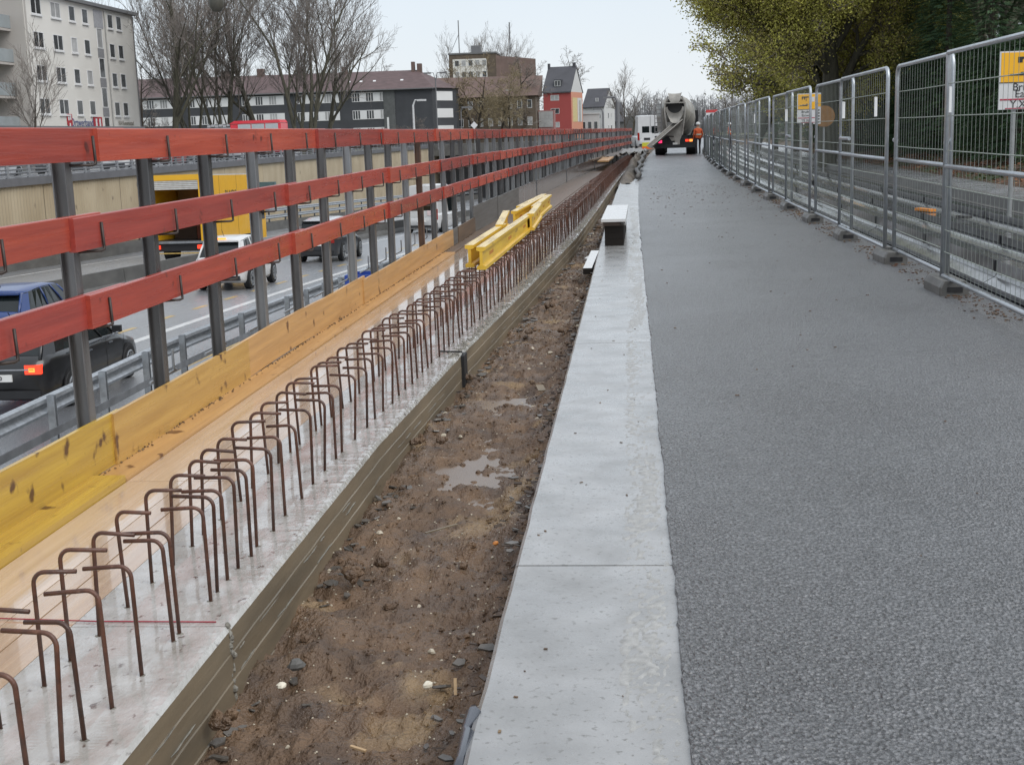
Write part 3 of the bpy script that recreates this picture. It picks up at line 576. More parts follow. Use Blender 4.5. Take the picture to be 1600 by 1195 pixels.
def make_car(name, label, cat, body, Lc=4.4, Wc=1.8, Hc=1.48, wb=2.65, kind='hatch', plate='', roofm=None, group=None, lit=True, wr=.32):
    t = thing(name, label, cat, group=group); hl = Lc/2
    belt = smooth_tab([(-hl, .90), (-hl+.25, 1.03), (0, 1.0), (hl*.42, .96), (hl*.55, .88), (hl-.45, .76), (hl-.1, .62), (hl, .48)])
    if kind == 'van': belt = smooth_tab([(-hl, 1.12), (hl*.5, 1.10), (hl*.66, 1.0), (hl-.15, .85), (hl, .55)])
    hw = smooth_tab([(-hl, .80), (-hl+.15, .93), (-hl+.7, 1), (hl-1, 1), (hl-.35, .92), (hl-.08, .78), (hl, .66)])
    zb = smooth_tab([(-hl, .30), (-hl+.3, .21), (hl-.3, .20), (hl, .30)])
    st = frange(-hl, hl, .16); q = MB(); vs = []; n = 14
    for y in st:
        w2 = Wc/2*hw(y); b_ = zb(y); T = belt(y); half = [(0, b_), (w2*.9, b_), (w2*.985, b_+.10), (w2, b_+(T-b_)*.45), (w2*.985, T-.14), (w2*.94, T-.03), (w2*.80, T+.012), (0, T+.03)]
        ring = half+[(-x, z) for x, z in reversed(half[1:-1])]; vs += [(x, y, z) for x, z in ring]
    q.add(vs, [(r*n+k, r*n+(k+1) % n, (r+1)*n+(k+1) % n, (r+1)*n+k) for r in range(len(st)-1) for k in range(n)]+[tuple(range(n)), tuple(reversed(range(len(vs)-n, len(vs))))])
    q.build('body', body, t, smooth=True)
    # glasshouse
    if kind == 'van': tab = [(-hl+.06, -hl+.12), (hl*.64, hl*.40)]; rz = smooth_tab([(-hl, Hc-.06), (0, Hc), (hl*.42, Hc-.06)])
    else: tab = [(-hl+.12, -hl+(.55 if kind == 'hatch' else .30)), (hl*.56, hl*.16)]; rz = smooth_tab([(-hl+.3, Hc-.12), (-hl*.3, Hc-.01), (0, Hc), (hl*.2, Hc-.07)])
    ya, yb_ = tab[0]; yc, yd = tab[1]; n = 9
    base = [(ya+(yc-ya)*k/n) for k in range(n+1)]; top = [(yb_+(yd-yb_)*k/n) for k in range(n+1)]
    q = MB(); vs = []
    for k in range(n+1):
        yb2, yt2 = base[k], top[k]; wl_ = Wc/2*(.90 if 0 < k < n else .80); wt = Wc/2*(.74 if 0 < k < n else .66); zt = rz(yt2)
        vs += [(wl_, yb2, belt(yb2)-.03), (wt, yt2, zt-.03), (0, yt2, zt), (-wt, yt2, zt-.03), (-wl_, yb2, belt(yb2)-.03)]
    q.add(vs, [(r*5+k, r*5+k+1, r*5+k+6, r*5+k+5) for r in range(n) for k in range(4)]+[(0, 1, 2, 3, 4), tuple(reversed(range(n*5, n*5+5)))])
    q.build('windows', m_glass if kind != 'van' else body, t, smooth=False)
    q = MB(); vs = []      # roof skin
    for k in range(n+1):
        yt2 = top[k]; wt = Wc/2*(.75 if 0 < k < n else .68); zt = rz(yt2); vs += [(wt, yt2, zt-.055), (wt*.96, yt2, zt-.008), (wt*.5, yt2, zt+.016), (0, yt2, zt+.02), (-wt*.5, yt2, zt+.016), (-wt*.96, yt2, zt-.008), (-wt, yt2, zt-.055)]
    q.add(vs, [(r*7+k, r*7+k+1, r*7+k+8, r*7+k+7) for r in range(n) for k in range(6)]+[tuple(range(7)), tuple(reversed(range(n*7, n*7+7)))])
    q.build('roof', roofm or body, t, smooth=True)
    if kind != 'van':
        pr_ = [0, 3.9, 6.4, n] if kind == 'hatch' else [0, 2.6, 5.6, n]
        for s in (-1, 1):
            for p in pr_:
                q = MB(); k = min(int(p), n-1); f = p-k; yb2 = base[k]+(base[k+1]-base[k])*f; yt2 = top[k]+(top[k+1]-top[k])*f; e_ = p in (0, n)
                wl_, wt = Wc/2*(.80 if e_ else .905), Wc/2*(.665 if e_ else .745)
                wd = .034 if e_ else .022
                q.tube([(s*wl_, yb2, belt(yb2)-.02), (s*(wl_+wt)/2*1.01, (yb2+yt2)/2, (belt(yb2)+rz(yt2))/2-.01), (s*wt, yt2, rz(yt2)-.03)], wd, 5)
                if p == 0:
                    q.add([(s*wl_*1.02, yb2-.02, belt(yb2)), (s*wt*1.03, yt2-.01, rz(yt2)-.04), (s*Wc/2*.755, top[1]-.0, rz(top[1])-.045), (s*Wc/2*.925, base[1], belt(base[1])-.02)], [(0, 1, 2, 3)])
                q.build('pillar', body, t, smooth=True)
        q = MB(); q.bb(-Wc*.33, Wc*.33, yb_-.16, yb_+.05, Hc-.15, Hc-.11); q.build('spoiler', body, t)
    else:
        q = MB(); q.add([(-Wc*.40, yc+.02, belt(yc)+.03), (Wc*.40, yc+.02, belt(yc)+.03), (Wc*.34, yd+.035, Hc-.16), (-Wc*.34, yd+.035, Hc-.16)], [(0, 1, 2, 3)]); q.build('windscreen', m_glass, t)
        for s in (-1, 1):
            q = MB(); q.add([(s*Wc*.458, hl*.02, belt(0)+.05), (s*Wc*.458, hl*.52, belt(0)+.05), (s*Wc*.408, hl*.36, Hc-.35), (s*Wc*.408, hl*.02, Hc-.30)], [(0, 1, 2, 3)]); q.build('side_window', m_glass, t)
            q = MB(); q.bb(s*.08, s*.62, -hl-.02, -hl+.10, 1.28, 1.85); q.build('rear_window', m_glass, t)
        MB().bb(-Wc*.45, Wc*.45, -hl-.01, -hl+.14, .9, Hc-.10).build('rear_doors', body, t)
    wm = MB(); wm.lathe([(0, -.10), (wr*.97, -.10), (wr, -.06), (wr, .06), (wr*.97, .10), (0, .10)], 20, Matrix.Rotation(R(90), 4, 'Y')); wme = wm.mesh('wheel', m_tyre)
    rm = MB(); rm.lathe([(0, .105), (wr*.62, .105), (wr*.66, .115), (wr*.70, .10)], 20, Matrix.Rotation(R(90), 4, 'Y'))
    rme = rm.mesh('rim_disc', m_trim)
    sp = MB()
    for k in range(5): sp.box((.112, 0, 0), (.02, .055, wr*1.25), m=Matrix.Rotation(k*math.pi/5, 3, 'X'))
    sp.tube([(.11, wr*.66*math.cos(u*math.pi/10), wr*.66*math.sin(u*math.pi/10)) for u in range(21)], .018, 5)
    spm = sp.mesh('rim', m_rim)
    am = MB(); am.lathe([(0, .0), (wr*1.09, .0)], 22, Matrix.Rotation(R(90), 4, 'Y')); ame = am.mesh('wheel_arch', m_trim)
    for s in (-1, 1):
        for y in (-wb/2-.02, wb/2-.02):
            link('wheel_arch', ame, t, (s*(Wc/2+.002), y, wr+.03), (0, 0, 0 if s > 0 else math.pi))
            w_ = link('wheel', wme, t, (s*(Wc/2-.08), y, wr)); w_.rotation_euler = (0, 0, 0 if s > 0 else math.pi)
            link('rim_back', rme, w_); link('rim', spm, w_)
        zl = belt(-hl)-.06 if kind != 'van' else 1.1
        q = MB(); q.bb(s*(Wc*.27), s*(Wc*.425), -hl-.008, -hl+.12, zl-.12, zl+.04) if kind != 'van' else q.bb(s*Wc*.40, s*Wc*.47, -hl-.02, -hl+.1, .75, 1.35)
        q.build('tail_lamp', m_redl if lit else m_redd, t)
        if lit and kind != 'van': MB().bb(s*(Wc*.31), s*(Wc*.37), -hl-.012, -hl+.1, zl-.08, zl-.01).build('lamp_core', m_amb, t)
        MB().bb(s*(Wc*.26), s*(Wc*.36), hl-.24, hl-.06, .50, .60).build('headlamp', m_chrome, t)
        q = MB(); q.box((s*(Wc/2+.03), hl*.34 if kind != 'van' else hl*.55, belt(0)+.06), (.17, .09, .12)); q.build('mirror', m_trim, t)
        for y in (-.05*Lc, .16*Lc): MB().box((s*(Wc/2-.002), y-.25, belt(0)-.16), (.03, .17, .025)).build('door_handle', m_chrome, t)
        MB().bb(s*(Wc/2-.025), s*(Wc/2-.012), -hl*.62, hl*.5, belt(0)-.055, belt(0)-.035).build('window_trim', m_chrome, t) if kind != 'van' else None
        for y in (-.16*Lc, .06*Lc, .25*Lc): MB().bb(s*(Wc/2-.0015), s*(Wc/2+.0015), y-.004, y+.004, .36, belt(0)-.06).build('door_gap', m_trim, t)
    MB().bb(-Wc*.41, Wc*.41, -hl-.03, -hl+.12, .30, .44).build('rear_bumper', m_trim, t)
    MB().bb(-.26, .26, -hl-.035, -hl+.02, .60 if kind == 'hatch' else .62, .72).build('number_plate', m_plate, t)
    if plate: lettering('plate_text', plate, .10, m_ink, t, (0, -hl-.042, .66), (R(90), 0, 0))
    if kind != 'van': MB().bb(-Wc*.36, Wc*.36, -hl-.012, -hl+.05, .79, .815).build('tailgate_trim', m_chrome, t)
    else: MB().bb(-.01, .01, -hl-.025, -hl+.05, .5, Hc-.1).build('door_gap', m_trim, t)
    if kind == 'hatch' and roofm is None:
        MB().tube([(0, yb_+.25, Hc), (0, yb_+.05, Hc+.22)], .008, 5).build('aerial', m_trim, t)
    return t
def put(t, x, yc, rz=0):
    sl = math.atan(.028) if yc > 25 else 0
    t.location = (x, yc, zM(yc)); t.rotation_euler = (-sl, 0, rz)
def heading(y): return -math.atan((cM(y+1)-cM(y-1))/2)
c1 = make_car('parked_car', 'black hatchback with glowing rear light close behind the railing', 'car', paint('black', (.012, .012, .013)), 4.55, 1.82, 1.50, 2.70, plate='B 00')
c1.name = 'black_car'; put(c1, -10.88, 23.55)
c2 = make_car('blue_car', 'dark blue hatchback at the left edge on the second lane', 'car', paint('blue', (.018, .045, .16)), 4.2, 1.76, 1.52, 2.58); put(c2, -14.45, 30.1)
c3 = make_car('white_car', 'white small car with lit rear lights behind the yellow lorry', 'car', paint('white', (.62, .62, .62)), 3.95, 1.70, 1.60, 2.48, plate='R M 210'); put(c3, -14.25, 46.4, heading(46.6)); c3.scale = (1.1, 1.06, 1.15)
MB().box((0, -1.55, 1.55), (.36, .05, .06)).build('third_brake_lamp', m_amb, c3)
c4 = make_car('dark_car', 'dark grey estate car with a pale roof ahead of the white small car', 'car', paint('grey', (.035, .037, .042)), 4.6, 1.85, 1.66, 2.75, kind='suv', roofm=paint('silver', (.45, .46, .48)), lit=False, wr=.35); put(c4, -14.05, 60.6, heading(60.6)); c4.scale = (1.08, 1.06, 1.2)
c5 = make_car('white_van', 'tall white delivery van seen between the railing posts', 'van', paint('van_white', (.60, .60, .60)), 5.6, 2.05, 2.75, 3.6, kind='van', plate='HH 45', wr=.36, lit=False); put(c5, -13.3, 88, heading(88)); c5.scale = (1.12, 1.1, 1.14)
MB().bb(.35, .62, -2.84, -2.79, 1.0, 1.28).build('door_sticker', mat('sticker', (.75, .6, .6), .5), c5)
# cars parked along the upper street, seen through the slatted railing
pc = [('silver', (.4, .41, .42)), ('dark', (.03, .03, .035)), ('white2', (.6, .6, .6)), ('red', (.25, .03, .025)), ('slate', (.08, .09, .1))]
for i in range(11):
    nm, col = pc[i % 5]; y = 66+i*8.5+rd(-1, 1)
    cc = make_car('parked_car', '%s parked car on the upper street, %s one along the slatted railing' % ({'silver': 'silver', 'dark': 'dark', 'white2': 'white', 'red': 'red', 'slate': 'slate grey'}[nm], ORD[i]), 'car', paint(nm, col), 4.3, 1.76, 1.47, 2.6, lit=False, group='cars parked along the upper street') if i < 5 else copy_tree(first[nm])
    if i == 0: first = {}
    if i < 5: first[nm] = cc
    cc['label'] = '%s car parked on the upper street, %s one along the slatted railing' % ({'silver': 'silver', 'dark': 'dark', 'white2': 'white', 'red': 'red', 'slate': 'slate grey'}[nm], ORD[i])
    cc.location = (-32.6, y, .006)
# ---- yellow box lorry, rear door rolled up
m_yel = mat('lorry_yellow', (.80, .43, .015), .35, coat=.3, var=.08, scale=1.5, rough2=.5)
lr = thing('box_lorry', 'yellow box lorry with its rear shutter rolled up on the far carriageway', 'lorry')
bw, bl, z0, z1 = 1.25, 7.6, 1.05, 4.05
MB().bb(-bw, -bw+.05, 0, bl, z0, z1).build('side_wall', m_yel, lr); MB().bb(bw-.05, bw, 0, bl, z0, z1).build('side_wall', m_yel, lr)
MB().bb(-bw, bw, 0, bl, z1, z1+.05).build('box_roof', mat('lorry_roof', (.6, .6, .58), .5), lr); MB().bb(-bw+.05, bw-.05, bl-.05, bl, z0, z1).build('front_wall', m_yel, lr)
MB().bb(-bw, bw, 0, bl, z0-.12, z0).build('box_floor', m_trim, lr)
q = MB(); q.bb(-bw-.03, -bw+.10, -.05, .03, z0-.1, z1+.06); q.bb(bw-.10, bw+.03, -.05, .03, z0-.1, z1+.06); q.bb(-bw+.1, bw-.1, -.05, .03, z1-.20, z1+.06); q.build('rear_frame', m_yel, lr)
q = MB()
for k in range(5): q.bb(-bw+.1, bw-.1, -.03, .04, z1-.62+k*.085, z1-.55+k*.085)
q.build('roller_shutter', mat('shutter', (.62, .6, .56), .5), lr)
MB().bb(-1.1, 1.1, 3.2, 3.3, z0+1.6, z1-.65).build('cargo', mat('wooden_load', (.32, .16, .04), .7, var=.3, scale=3), lr)
MB().bb(-1.0, .1, 2.2, 3.1, z0, z0+1.2).build('cargo', mat('dark_load', (.05, .03, .02), .8), lr); MB().bb(.2, 1.1, 2.0, 3.1, z0, z0+.9).build('cargo', mat('red_load', (.15, .04, .02), .8), lr)
for k in range(1, 3): MB().bb(bw-.002, bw+.006, bl*k/3-.02, bl*k/3+.02, z0, z1).build('panel_seam', mat('seam', (.35, .2, .03), .6), lr)
lettering('lettering', '\u00b7 BLMDS', .55, m_ink, lr, (bw+.004, 4.0, 3.1), (R(90), 0, R(90)))
MB().bb(-bw, bw, .1, .3, .55, .92).build('underride_bar', m_trim, lr); MB().bb(-bw, bw, -.06, .12, .92, 1.03).build('tail_lift', m_galv, lr)
MB().bb(-1.05, 1.05, -.05, 0, .44, .49).build('warning_stripe', m_yellow, lr)
for s in (-1, 1):
    MB().bb(s*.92, s*1.2, -.02, .1, .66, .84).build('tail_lamp', m_redl, lr)
    for y in (1.5, 8.2):
        wq = MB(); wq.lathe([(0, -.26), (.46, -.26), (.5, -.2), (.5, .2), (.46, .26), (0, .26)], 20, Matrix.Rotation(R(90), 4, 'Y')); wq.build('wheel', m_tyre, lr, loc=(s*.92, y, .5))
MB().bb(-.45, .45, .4, 9, .6, .9).build('chassis', m_trim, lr)
q = MB(); q.bb(-1.2, 1.2, bl+.25, bl+2.1, .7, 3.1); q.build('cab', m_yel, lr); MB().bb(-1.22, 1.22, bl+1.1, bl+1.9, 1.7, 2.6).build('cab_window', m_glass, lr)
put(lr, -21.55+.3, 60.2, -.035)
# dark tail of a car and green cabinet glimpsed beyond
MB().bb(-.8, .8, -.25, .25, 0, 1.0).build('road_cabinet', mat('green_cabinet', (.10, .17, .18), .5), loc=(-28.6, 102, -2.6), label='small green cabinet fixed to the beige wall beyond the lorry', cat='cabinet')
# fire engine on the upper street, seen side on
fe = thing('fire_engine', 'red and white fire engine parked side on above the beige wall', 'fire engine', (-34.3, 118, .006))
m_fred = mat('signal_red', (.72, .03, .05), .35, coat=.5, var=.1); m_shut = mat('shutter_grey', (.5, .52, .53), .35, metal=.3, var=.1)
MB().bb(-1.3, 3.3, -1.2, 1.2, .6, 3.1).build('body', m_fred, fe); q = MB(); q.prism([(-1.4, 3.14), (3.3, 3.14), (3.15, 3.40), (-.9, 3.40)], -1.25, 1.25); q.build('roof', m_fred, fe)
for k in range(3): MB().bb(-.6+k*1.25, .55+k*1.25, -1.24, -1.19, 1.0, 3.08).build('roller_shutter', m_shut, fe)
MB().bb(-3.6, -1.3, -1.2, 1.2, .6, 2.85).build('cab', mat('cab_grey', (.35, .36, .38), .4), fe); MB().bb(-2.3, -1.45, -1.23, -1.18, 1.7, 2.7).build('door_window', mat('blue_glass', (.05, .14, .33), .15), fe); MB().bb(-3.4, -2.45, -1.23, -1.18, 1.7, 2.7).build('door_window', m_glass, fe)
q = MB()
for k in range(9): q.box((-3.3+k*.36, -1.0, 3.0+.05*(k % 2)), (.28, .3, .2))
q.build('roof_gear', mat('gear', (.45, .45, .46), .5), fe)
for x in (-2.6, 1.9):
    for s in (-1, 1): wq = MB(); wq.lathe([(0, -.15), (.5, -.15), (.5, .15), (0, .15)], 18, Matrix.Rotation(R(90), 4, 'X')); wq.build('wheel', m_tyre, fe, loc=(x, s*1.1, .5))
# ================================================================= mesh fence on the right
m_tube = mat('fence_tube', (.46, .49, .52), .28, metal=.7, var=.2, scale=14, rough2=.45, rnd=.08)
m_wire = mat('fence_wire', (.25, .27, .25), .45, metal=.4, var=.2)
m_wireg = mat('fence_cross_wire', (.38, .42, .36), .4, metal=.3, var=.2)
m_foot = mat('fence_foot_concrete', (.14, .137, .128), .55, var=.35, scale=8, bump=.4, bscale=50, rough2=.35, rnd=.1)
m_paper = mat('paper_tag', (.72, .73, .74), .5, var=.05)
def panel_meshes(Lp, rr=.11):
    pts = [(0, 0, .12)]+[(0, rr*(1-math.cos(a)), 2.06-rr+rr*math.sin(a)) for a in [k*math.pi/8 for k in range(5)]]
    pts += [(0, Lp-p[1], p[2]) for p in reversed(pts[1:])]+[(0, Lp, .12)]
    fr = MB().tube(pts, .021, 8)
    a = MB().tube([(0, .02, 1.10), (0, Lp-.02, 1.10)], .021, 8); b = MB().tube([(0, .02, .15), (0, Lp-.02, .15)], .019, 8)
    w_ = MB(); y = .12
    while y < Lp-.06:
        zt = 2.05; w_.box((0, y, (zt+.15)/2), (.0028, .0028, zt-.15)); y += .125
    cw = MB()
    for z in (1.80, 1.53, 1.235, .925, .55, .36): cw.tube([(.006, .01, z), (.006, Lp*.5, z-.004), (.006, Lp-.01, z)], .0042, 4)
    return fr.mesh('frame', m_tube, True), a.mesh('mid_rail', m_tube, True), b.mesh('bottom_rail', m_tube, True), w_.mesh('wire_mesh', m_wire), cw.mesh('cross_wires', m_wireg)
PMs = {}
panels = [(8.36, 11.84), (11.92, 14.46), (14.66, 17.9), (17.3, 20.7), (20.95, 24.3), (23.9, 27.3), (27.5, 30.9), (30.6, 34.0), (34.2, 37.6), (37.7, 41.1)]
while panels[-1][1] < 96: s_ = panels[-1][1]+.1; panels.append((s_, s_+3.4))
tag_at = {1: None}
for i, (a, b) in enumerate(panels):
    Lp = round(b-a, 2)
    if Lp not in PMs: PMs[Lp] = panel_meshes(Lp, .02 if i == 0 else .11)
    fr, md, bt, wm_, cw = PMs[Lp]; xa, xb = FX(a), FX(b); off = .06*(i % 2)
    rz = -math.atan2(xb-xa, b-a)
    t = thing('mesh_fence', 'galvanised mesh fence panel, %s from the camera on the right' % ORD[i] if i < len(ORD) else 'galvanised mesh fence panel near the far end beside the mixer truck', 'fence panel', (xa+off, a, 0), rz, 'mesh fence panels along the road')
    link('frame', fr, t); link('mid_rail', md, t); link('bottom_rail', bt, t); link('cross_wires', cw, t); o = link('wire_mesh', wm_, t); o['kind'] = 'stuff'
    if i in (0, 2, 3, 5, 7):
        tg = MB().box((-.02, 0, 0), (.004, .20, .21)).build('paper_tag', m_paper, t, loc=(-.05, Lp-.42 if i == 0 else .30, 1.66), rot=(0, 0, -.32))
        if i == 0: MB().box((-.0235, .02, .04), (.002, .05, .03)).build('printed_block', mat('blue_print', (.2, .25, .45), .6), tg); MB().box((-.0235, 0, -.03), (.002, .09, .006)).build('printed_line', m_ink, tg)
    # clamp to the next panel
    if i < 9 and i+1 < len(panels): MB().tube([(0, Lp, 1.30), (.02, panels[i+1][0]-a, 1.30)], .024, 8).build('clamp', m_tube, t)
# feet: cast blocks with carrying holes
q = MB(); poly = [(-.125, 0), (.125, 0), (.125, .07), (.095, .125), (-.095, .125), (-.125, .07)]
def foot_mesh():
    q = MB(); Lf = .62; seg = [(-Lf/2, .9), (-Lf/2+.03, 1), (Lf/2-.03, 1), (Lf/2, .9)]; n = 6; vs = []
    for y, s in seg: vs += [(x*s, y, z) for x, z in poly]
    q.add(vs, [(r*n+k, r*n+(k+1) % n, (r+1)*n+(k+1) % n, (r+1)*n+k) for r in range(3) for k in range(n)]+[tuple(range(n)), tuple(reversed(range(18, 24)))])
    return q.mesh('fence_foot', m_foot)
fm_ = foot_mesh()
hole = MB().bb(-.065, .065, -.004, .004, .03, .075).mesh('grip_hole', m_blk)
ridge = MB().bb(-.02, .02, -.07, .07, .12, .15).mesh('socket', m_foot)
fy = [8.2]+[(panels[i][1]+panels[i+1][0])/2 for i in range(len(panels)-1)]
for i, y in enumerate(fy):
    if i == 0: continue
    f = link('concrete_ballast', fm_, None, (FX(y)+.02, y-.10, .014), (0, 0, rd(-.06, .06)), label='concrete fence foot, %s from the camera under the mesh fence' % (ORD[i-1] if i-1 < len(ORD) else 'furthest'), cat='fence foot', group='concrete feet under the mesh fence')
    link('grip_hole', hole, f, (0, -.312, 0)); link('socket', ridge, f, (0, .08, 0))
# dirt, leaves and bits collected along the feet
q = MB(); q2 = MB()
for _ in range(2600):
    y = rd(9, 45); x = FX(y)+random.gauss(.02, .10)+.05; s = rd(.005, .016)*(1+.02*y)
    if noise.noise((y*1.1, 3, 3)) < -.05 and abs(((y-11) % 3.4)-.2) > .8: continue
    m = Matrix.Rotation(rd(0, 6.28), 3, 'Z') @ Matrix.Rotation(rd(-.5, .5), 3, 'X')
    (q if random.random() < .93 else q2).box((x, y, .016+s*.2), (s*1.4, s*.8, s*.35), m=m)
q.build('gutter_dirt', m_soil, kind='stuff', label='dark dirt collected along the fence feet', cat='dirt')
q2.build('fallen_leaves', mat('dead_leaf', (.15, .055, .025), .6, var=.4, scale=40), kind='stuff', label='reddish dead leaves along the fence feet', cat='leaves')
# ================================================================= steel barriers, wet strips and kerb beyond the fence
q = MB(); ys = frange(2, 110, 3)
def strip2(nm, x0, x1, z, m, **k):
    q = MB(); vs = []
    for y in ys: vs += [(x0+FX(y)-2.72, y, z), (x1+FX(y)-2.72, y, z)]
    q.add(vs, [(2*i, 2*i+1, 2*i+3, 2*i+2) for i in range(len(ys)-1)]); return q.build(nm, m, **k)
m_wets = mat('wet_side_asphalt', (.07, .072, .078), .10, col2=(.03, .03, .033), scale=1.2, rough2=.3, bump=.12, bscale=30, coat=1, coatr=.06)
strip2('side_road', 3.05, 6.2, .006, m_wets, kind='structure')
kb = strip2('kerb_bed', 6.02, 6.45, .01, m_dconc, kind='structure')
k1 = MB().sweep([(6.16, .0), (6.40, .0), (6.40, .17), (6.22, .17)], ys, lambda y: FX(y)-2.72).build('kerb', m_dconc, kind='structure')
pv = strip2('pavement', 6.40, 7.45, .155, m_pave, kind='structure')
fb_ = lambda y: FX(y)-2.72
def steel_barrier(name, label, x, h, w_, sections=3.0, y0=3.0):
    t = thing(name, label, 'barrier')
    y = y0
    while y < 100:
        q = MB(); prof = [(x-w_, .016), (x+w_, .016), (x+w_, .06), (x+w_*.42, .11), (x+w_*.30, h*.55), (x+w_*.42, h*.62), (x+w_*.42, h), (x-w_*.42, h), (x-w_*.42, h*.62), (x-w_*.30, h*.55), (x-w_*.42, .11), (x-w_, .06)]
        yl = [y+.012, y+sections/2, y+sections-.012]; dy = rd(-.006, .006)
        q.sweep(prof, yl, lambda v: fb_(v)+dy); q.build('barrier_section', m_galvd, t)
        q = MB(); q.box((x+fb_(y), y, h*.8), (w_*1.0, .05, h*.42)); q.build('joint_plate', m_trim, t)
        y += sections
    return t
steel_barrier('steel_barrier', 'low steel guide barrier right behind the mesh fence', 3.28, .26, .16, 3.0)
steel_barrier('steel_barrier', 'low steel barrier in the middle of the wet strip behind the fence', 4.12, .22, .20, 4.0)
steel_barrier('steel_barrier', 'low steel barrier closest to the pavement behind the fence', 4.98, .22, .20, 4.0)
for k, (x, y, c_) in enumerate([(4.15, 19.2, (.7, .25, .03)), (4.3, 17.6, (.05, .05, .05)), (4.9, 16.0, (.05, .05, .05)), (4.85, 13.2, (.06, .06, .06))]):
    MB().box((0, 0, 0), (.10, .42 if k == 0 else .22, .035), rz=.3).build('reflector' if k == 0 else 'bracket', mat('part_%d' % k, c_, .5), loc=(x, y, .25), label=['orange marker strip lying on the middle steel barrier', 'dark bracket on the middle steel barrier near the orange strip', 'dark bracket on the outer steel barrier', 'dark bracket on the outer steel barrier closest to the camera'][k], cat='marker' if k == 0 else 'bracket')
# leaf covered bank
q = MB(); vs = []; ybk = frange(2, 100, .5); nx = 26
for y in ybk:
    for k in range(nx):
        x = 7.42+k*.42; h = .15+.55*(1-math.exp(-k*.22))+.10*noise.noise((x*1.5, y*1.2, 0))+.05*noise.noise((x*5, y*4, 1)); vs.append((x+fb_(y), y, h if k else .145))
q.add(vs, [(r*nx+k, r*nx+k+1, (r+1)*nx+k+1, (r+1)*nx+k) for r in range(len(ybk)-1) for k in range(nx-1)]); q.build('bank', m_dirt, smooth=True, kind='structure')
ml = [mat('litter_leaf_brown', (.20, .075, .03), .7, rnd=.1, var=.5, scale=8), mat('litter_leaf_tan', (.34, .21, .10), .7, var=.5, scale=8), mat('litter_green', (.08, .11, .035), .8, var=.5, scale=8)]
q = MB()
for _ in range(16000):
    y = 8+40*random.random(); k = abs(random.gauss(0, 2.4)); x = 7.4+k; h = .15+.55*(1-math.exp(-(k/.42)*.22))+rd(0, .06); s = rd(.02, .055)
    m = Matrix.Rotation(rd(0, 6.28), 3, 'Z') @ Matrix.Rotation(rd(-.9, .9), 3, 'X'); nz = noise.noise((x*.7, y*.35, 2))
    q.cur = 2 if nz > .1 and random.random() < .8 else (1 if random.random() < .16 else 0)
    q.add([m @ Vector(v)+Vector((x+fb_(y), y, h+.02)) for v in ((-s, 0, 0), (0, -s*.5, 0), (s, 0, s*.2), (0, s*.5, 0))], [(0, 1, 2, 3)])
q.build('leaf_litter', ml, kind='stuff', label='brown leaf litter and green sprouts covering the bank', cat='leaf litter')
# ================================================================= trees
m_bark = mat('bark', (.075, .06, .045), .85, col2=(.045, .036, .028), scale=5, stretch=(3, 3, .6), bump=.6, bscale=15, bdist=.02)
m_barkg = mat('bark_greenish', (.10, .095, .065), .85, col2=(.06, .055, .04), scale=3, stretch=(3, 3, .6), bump=.6, bscale=15, bdist=.02)
m_twig = mat('twig_brown', (.20, .175, .155), .85, var=.3, scale=2); m_twigy = mat('twig_yellow', (.24, .19, .11), .8, var=.3, scale=1)
def grow(seed, H_, spread=.5, levels=5, trunk=.28, nb=4, up=.25, stems=1, r0=None, lower=.25, kink=.12, tw=.012, droop=0, lens=None):
    rng = random.Random(seed); segs = []; tips = []
    def br(p, d, ln, r, lv):
        n = 3 if lv > 0 else 2; q_ = [p]; rs = [r]
        for k in range(n):
            d = (d+Vector((rng.gauss(0, kink), rng.gauss(0, kink), rng.gauss(0, kink)*.6+up*.12-droop*.1))).normalized(); p = p+d*ln/n; q_.append(p); rs.append(r*(1-.45*(k+1)/n) if lv else r*(1-.6*(k+1)/n))
        segs.append((q_, rs, lv))
        if lv == 0: tips.append((q_, d)); return
        m_ = nb+(1 if rng.random() < .5 else 0)
        for k in range(m_):
            t = lower+(1-lower)*(k+rng.random()*.8)/m_; i = min(int(t*n), n-1); f = t*n-i; bp_ = q_[i].lerp(q_[i+1], f)
            ax = d.orthogonal().normalized(); ax = Matrix.Rotation(rng.random()*6.283, 3, d) @ ax
            nd = (d*(1-spread*.5)+ax*spread*(.7+.6*rng.random())+Vector((0, 0, up-droop))).normalized()
            br(bp_, nd, ln*(rng.uniform(.5, .78) if lens is None else lens*rng.uniform(.8, 1.2))*(1.0-.25*(t-lower)), max(r*.55*(1-.3*t), tw*.5), lv-1)
        if lv > 1: br(p, d, ln*.62, r*.5, lv-1)
    for s in range(stems):
        a = s*6.283/max(1, stems)+rng.random(); d = Vector((math.cos(a)*.22*(stems > 1), math.sin(a)*.22*(stems > 1), 1)).normalized()
        br(Vector((math.cos(a)*.3*(stems > 1), math.sin(a)*.3*(stems > 1), -.2)), d, H_*.42, trunk*(1 if stems == 1 else .7), levels)
    return segs, tips
def tree_meshes(segs, mtr, mtw, tw=.012):
    t = MB(); b = MB()
    for pts, rs, lv in segs:
        mx_ = max(rs)
        if mx_ > .05: t.tube(pts, rs, 6 if mx_ > .1 else 4, cap=False)
        else: b.tube(pts, [max(r, tw) for r in rs], 3, cap=False)
    return t.mesh('trunk', mtr, True, fix=False), b.mesh('branches', mtw, False, fix=False)
def bare_tree(name, label, me, loc, s, rz, group=None, cat='tree', sz=None):
    t = thing(name, label, cat, loc, rz, group); t.scale = (s, s, sz or s); link('trunk', me[0], t); link('crown', me[1], t); return t
tA = tree_meshes(grow(1, 22, .62, 5, .34, 3, .22, 1, kink=.10, tw=.012, lower=.2)[0], m_barkg, m_twig, .011)
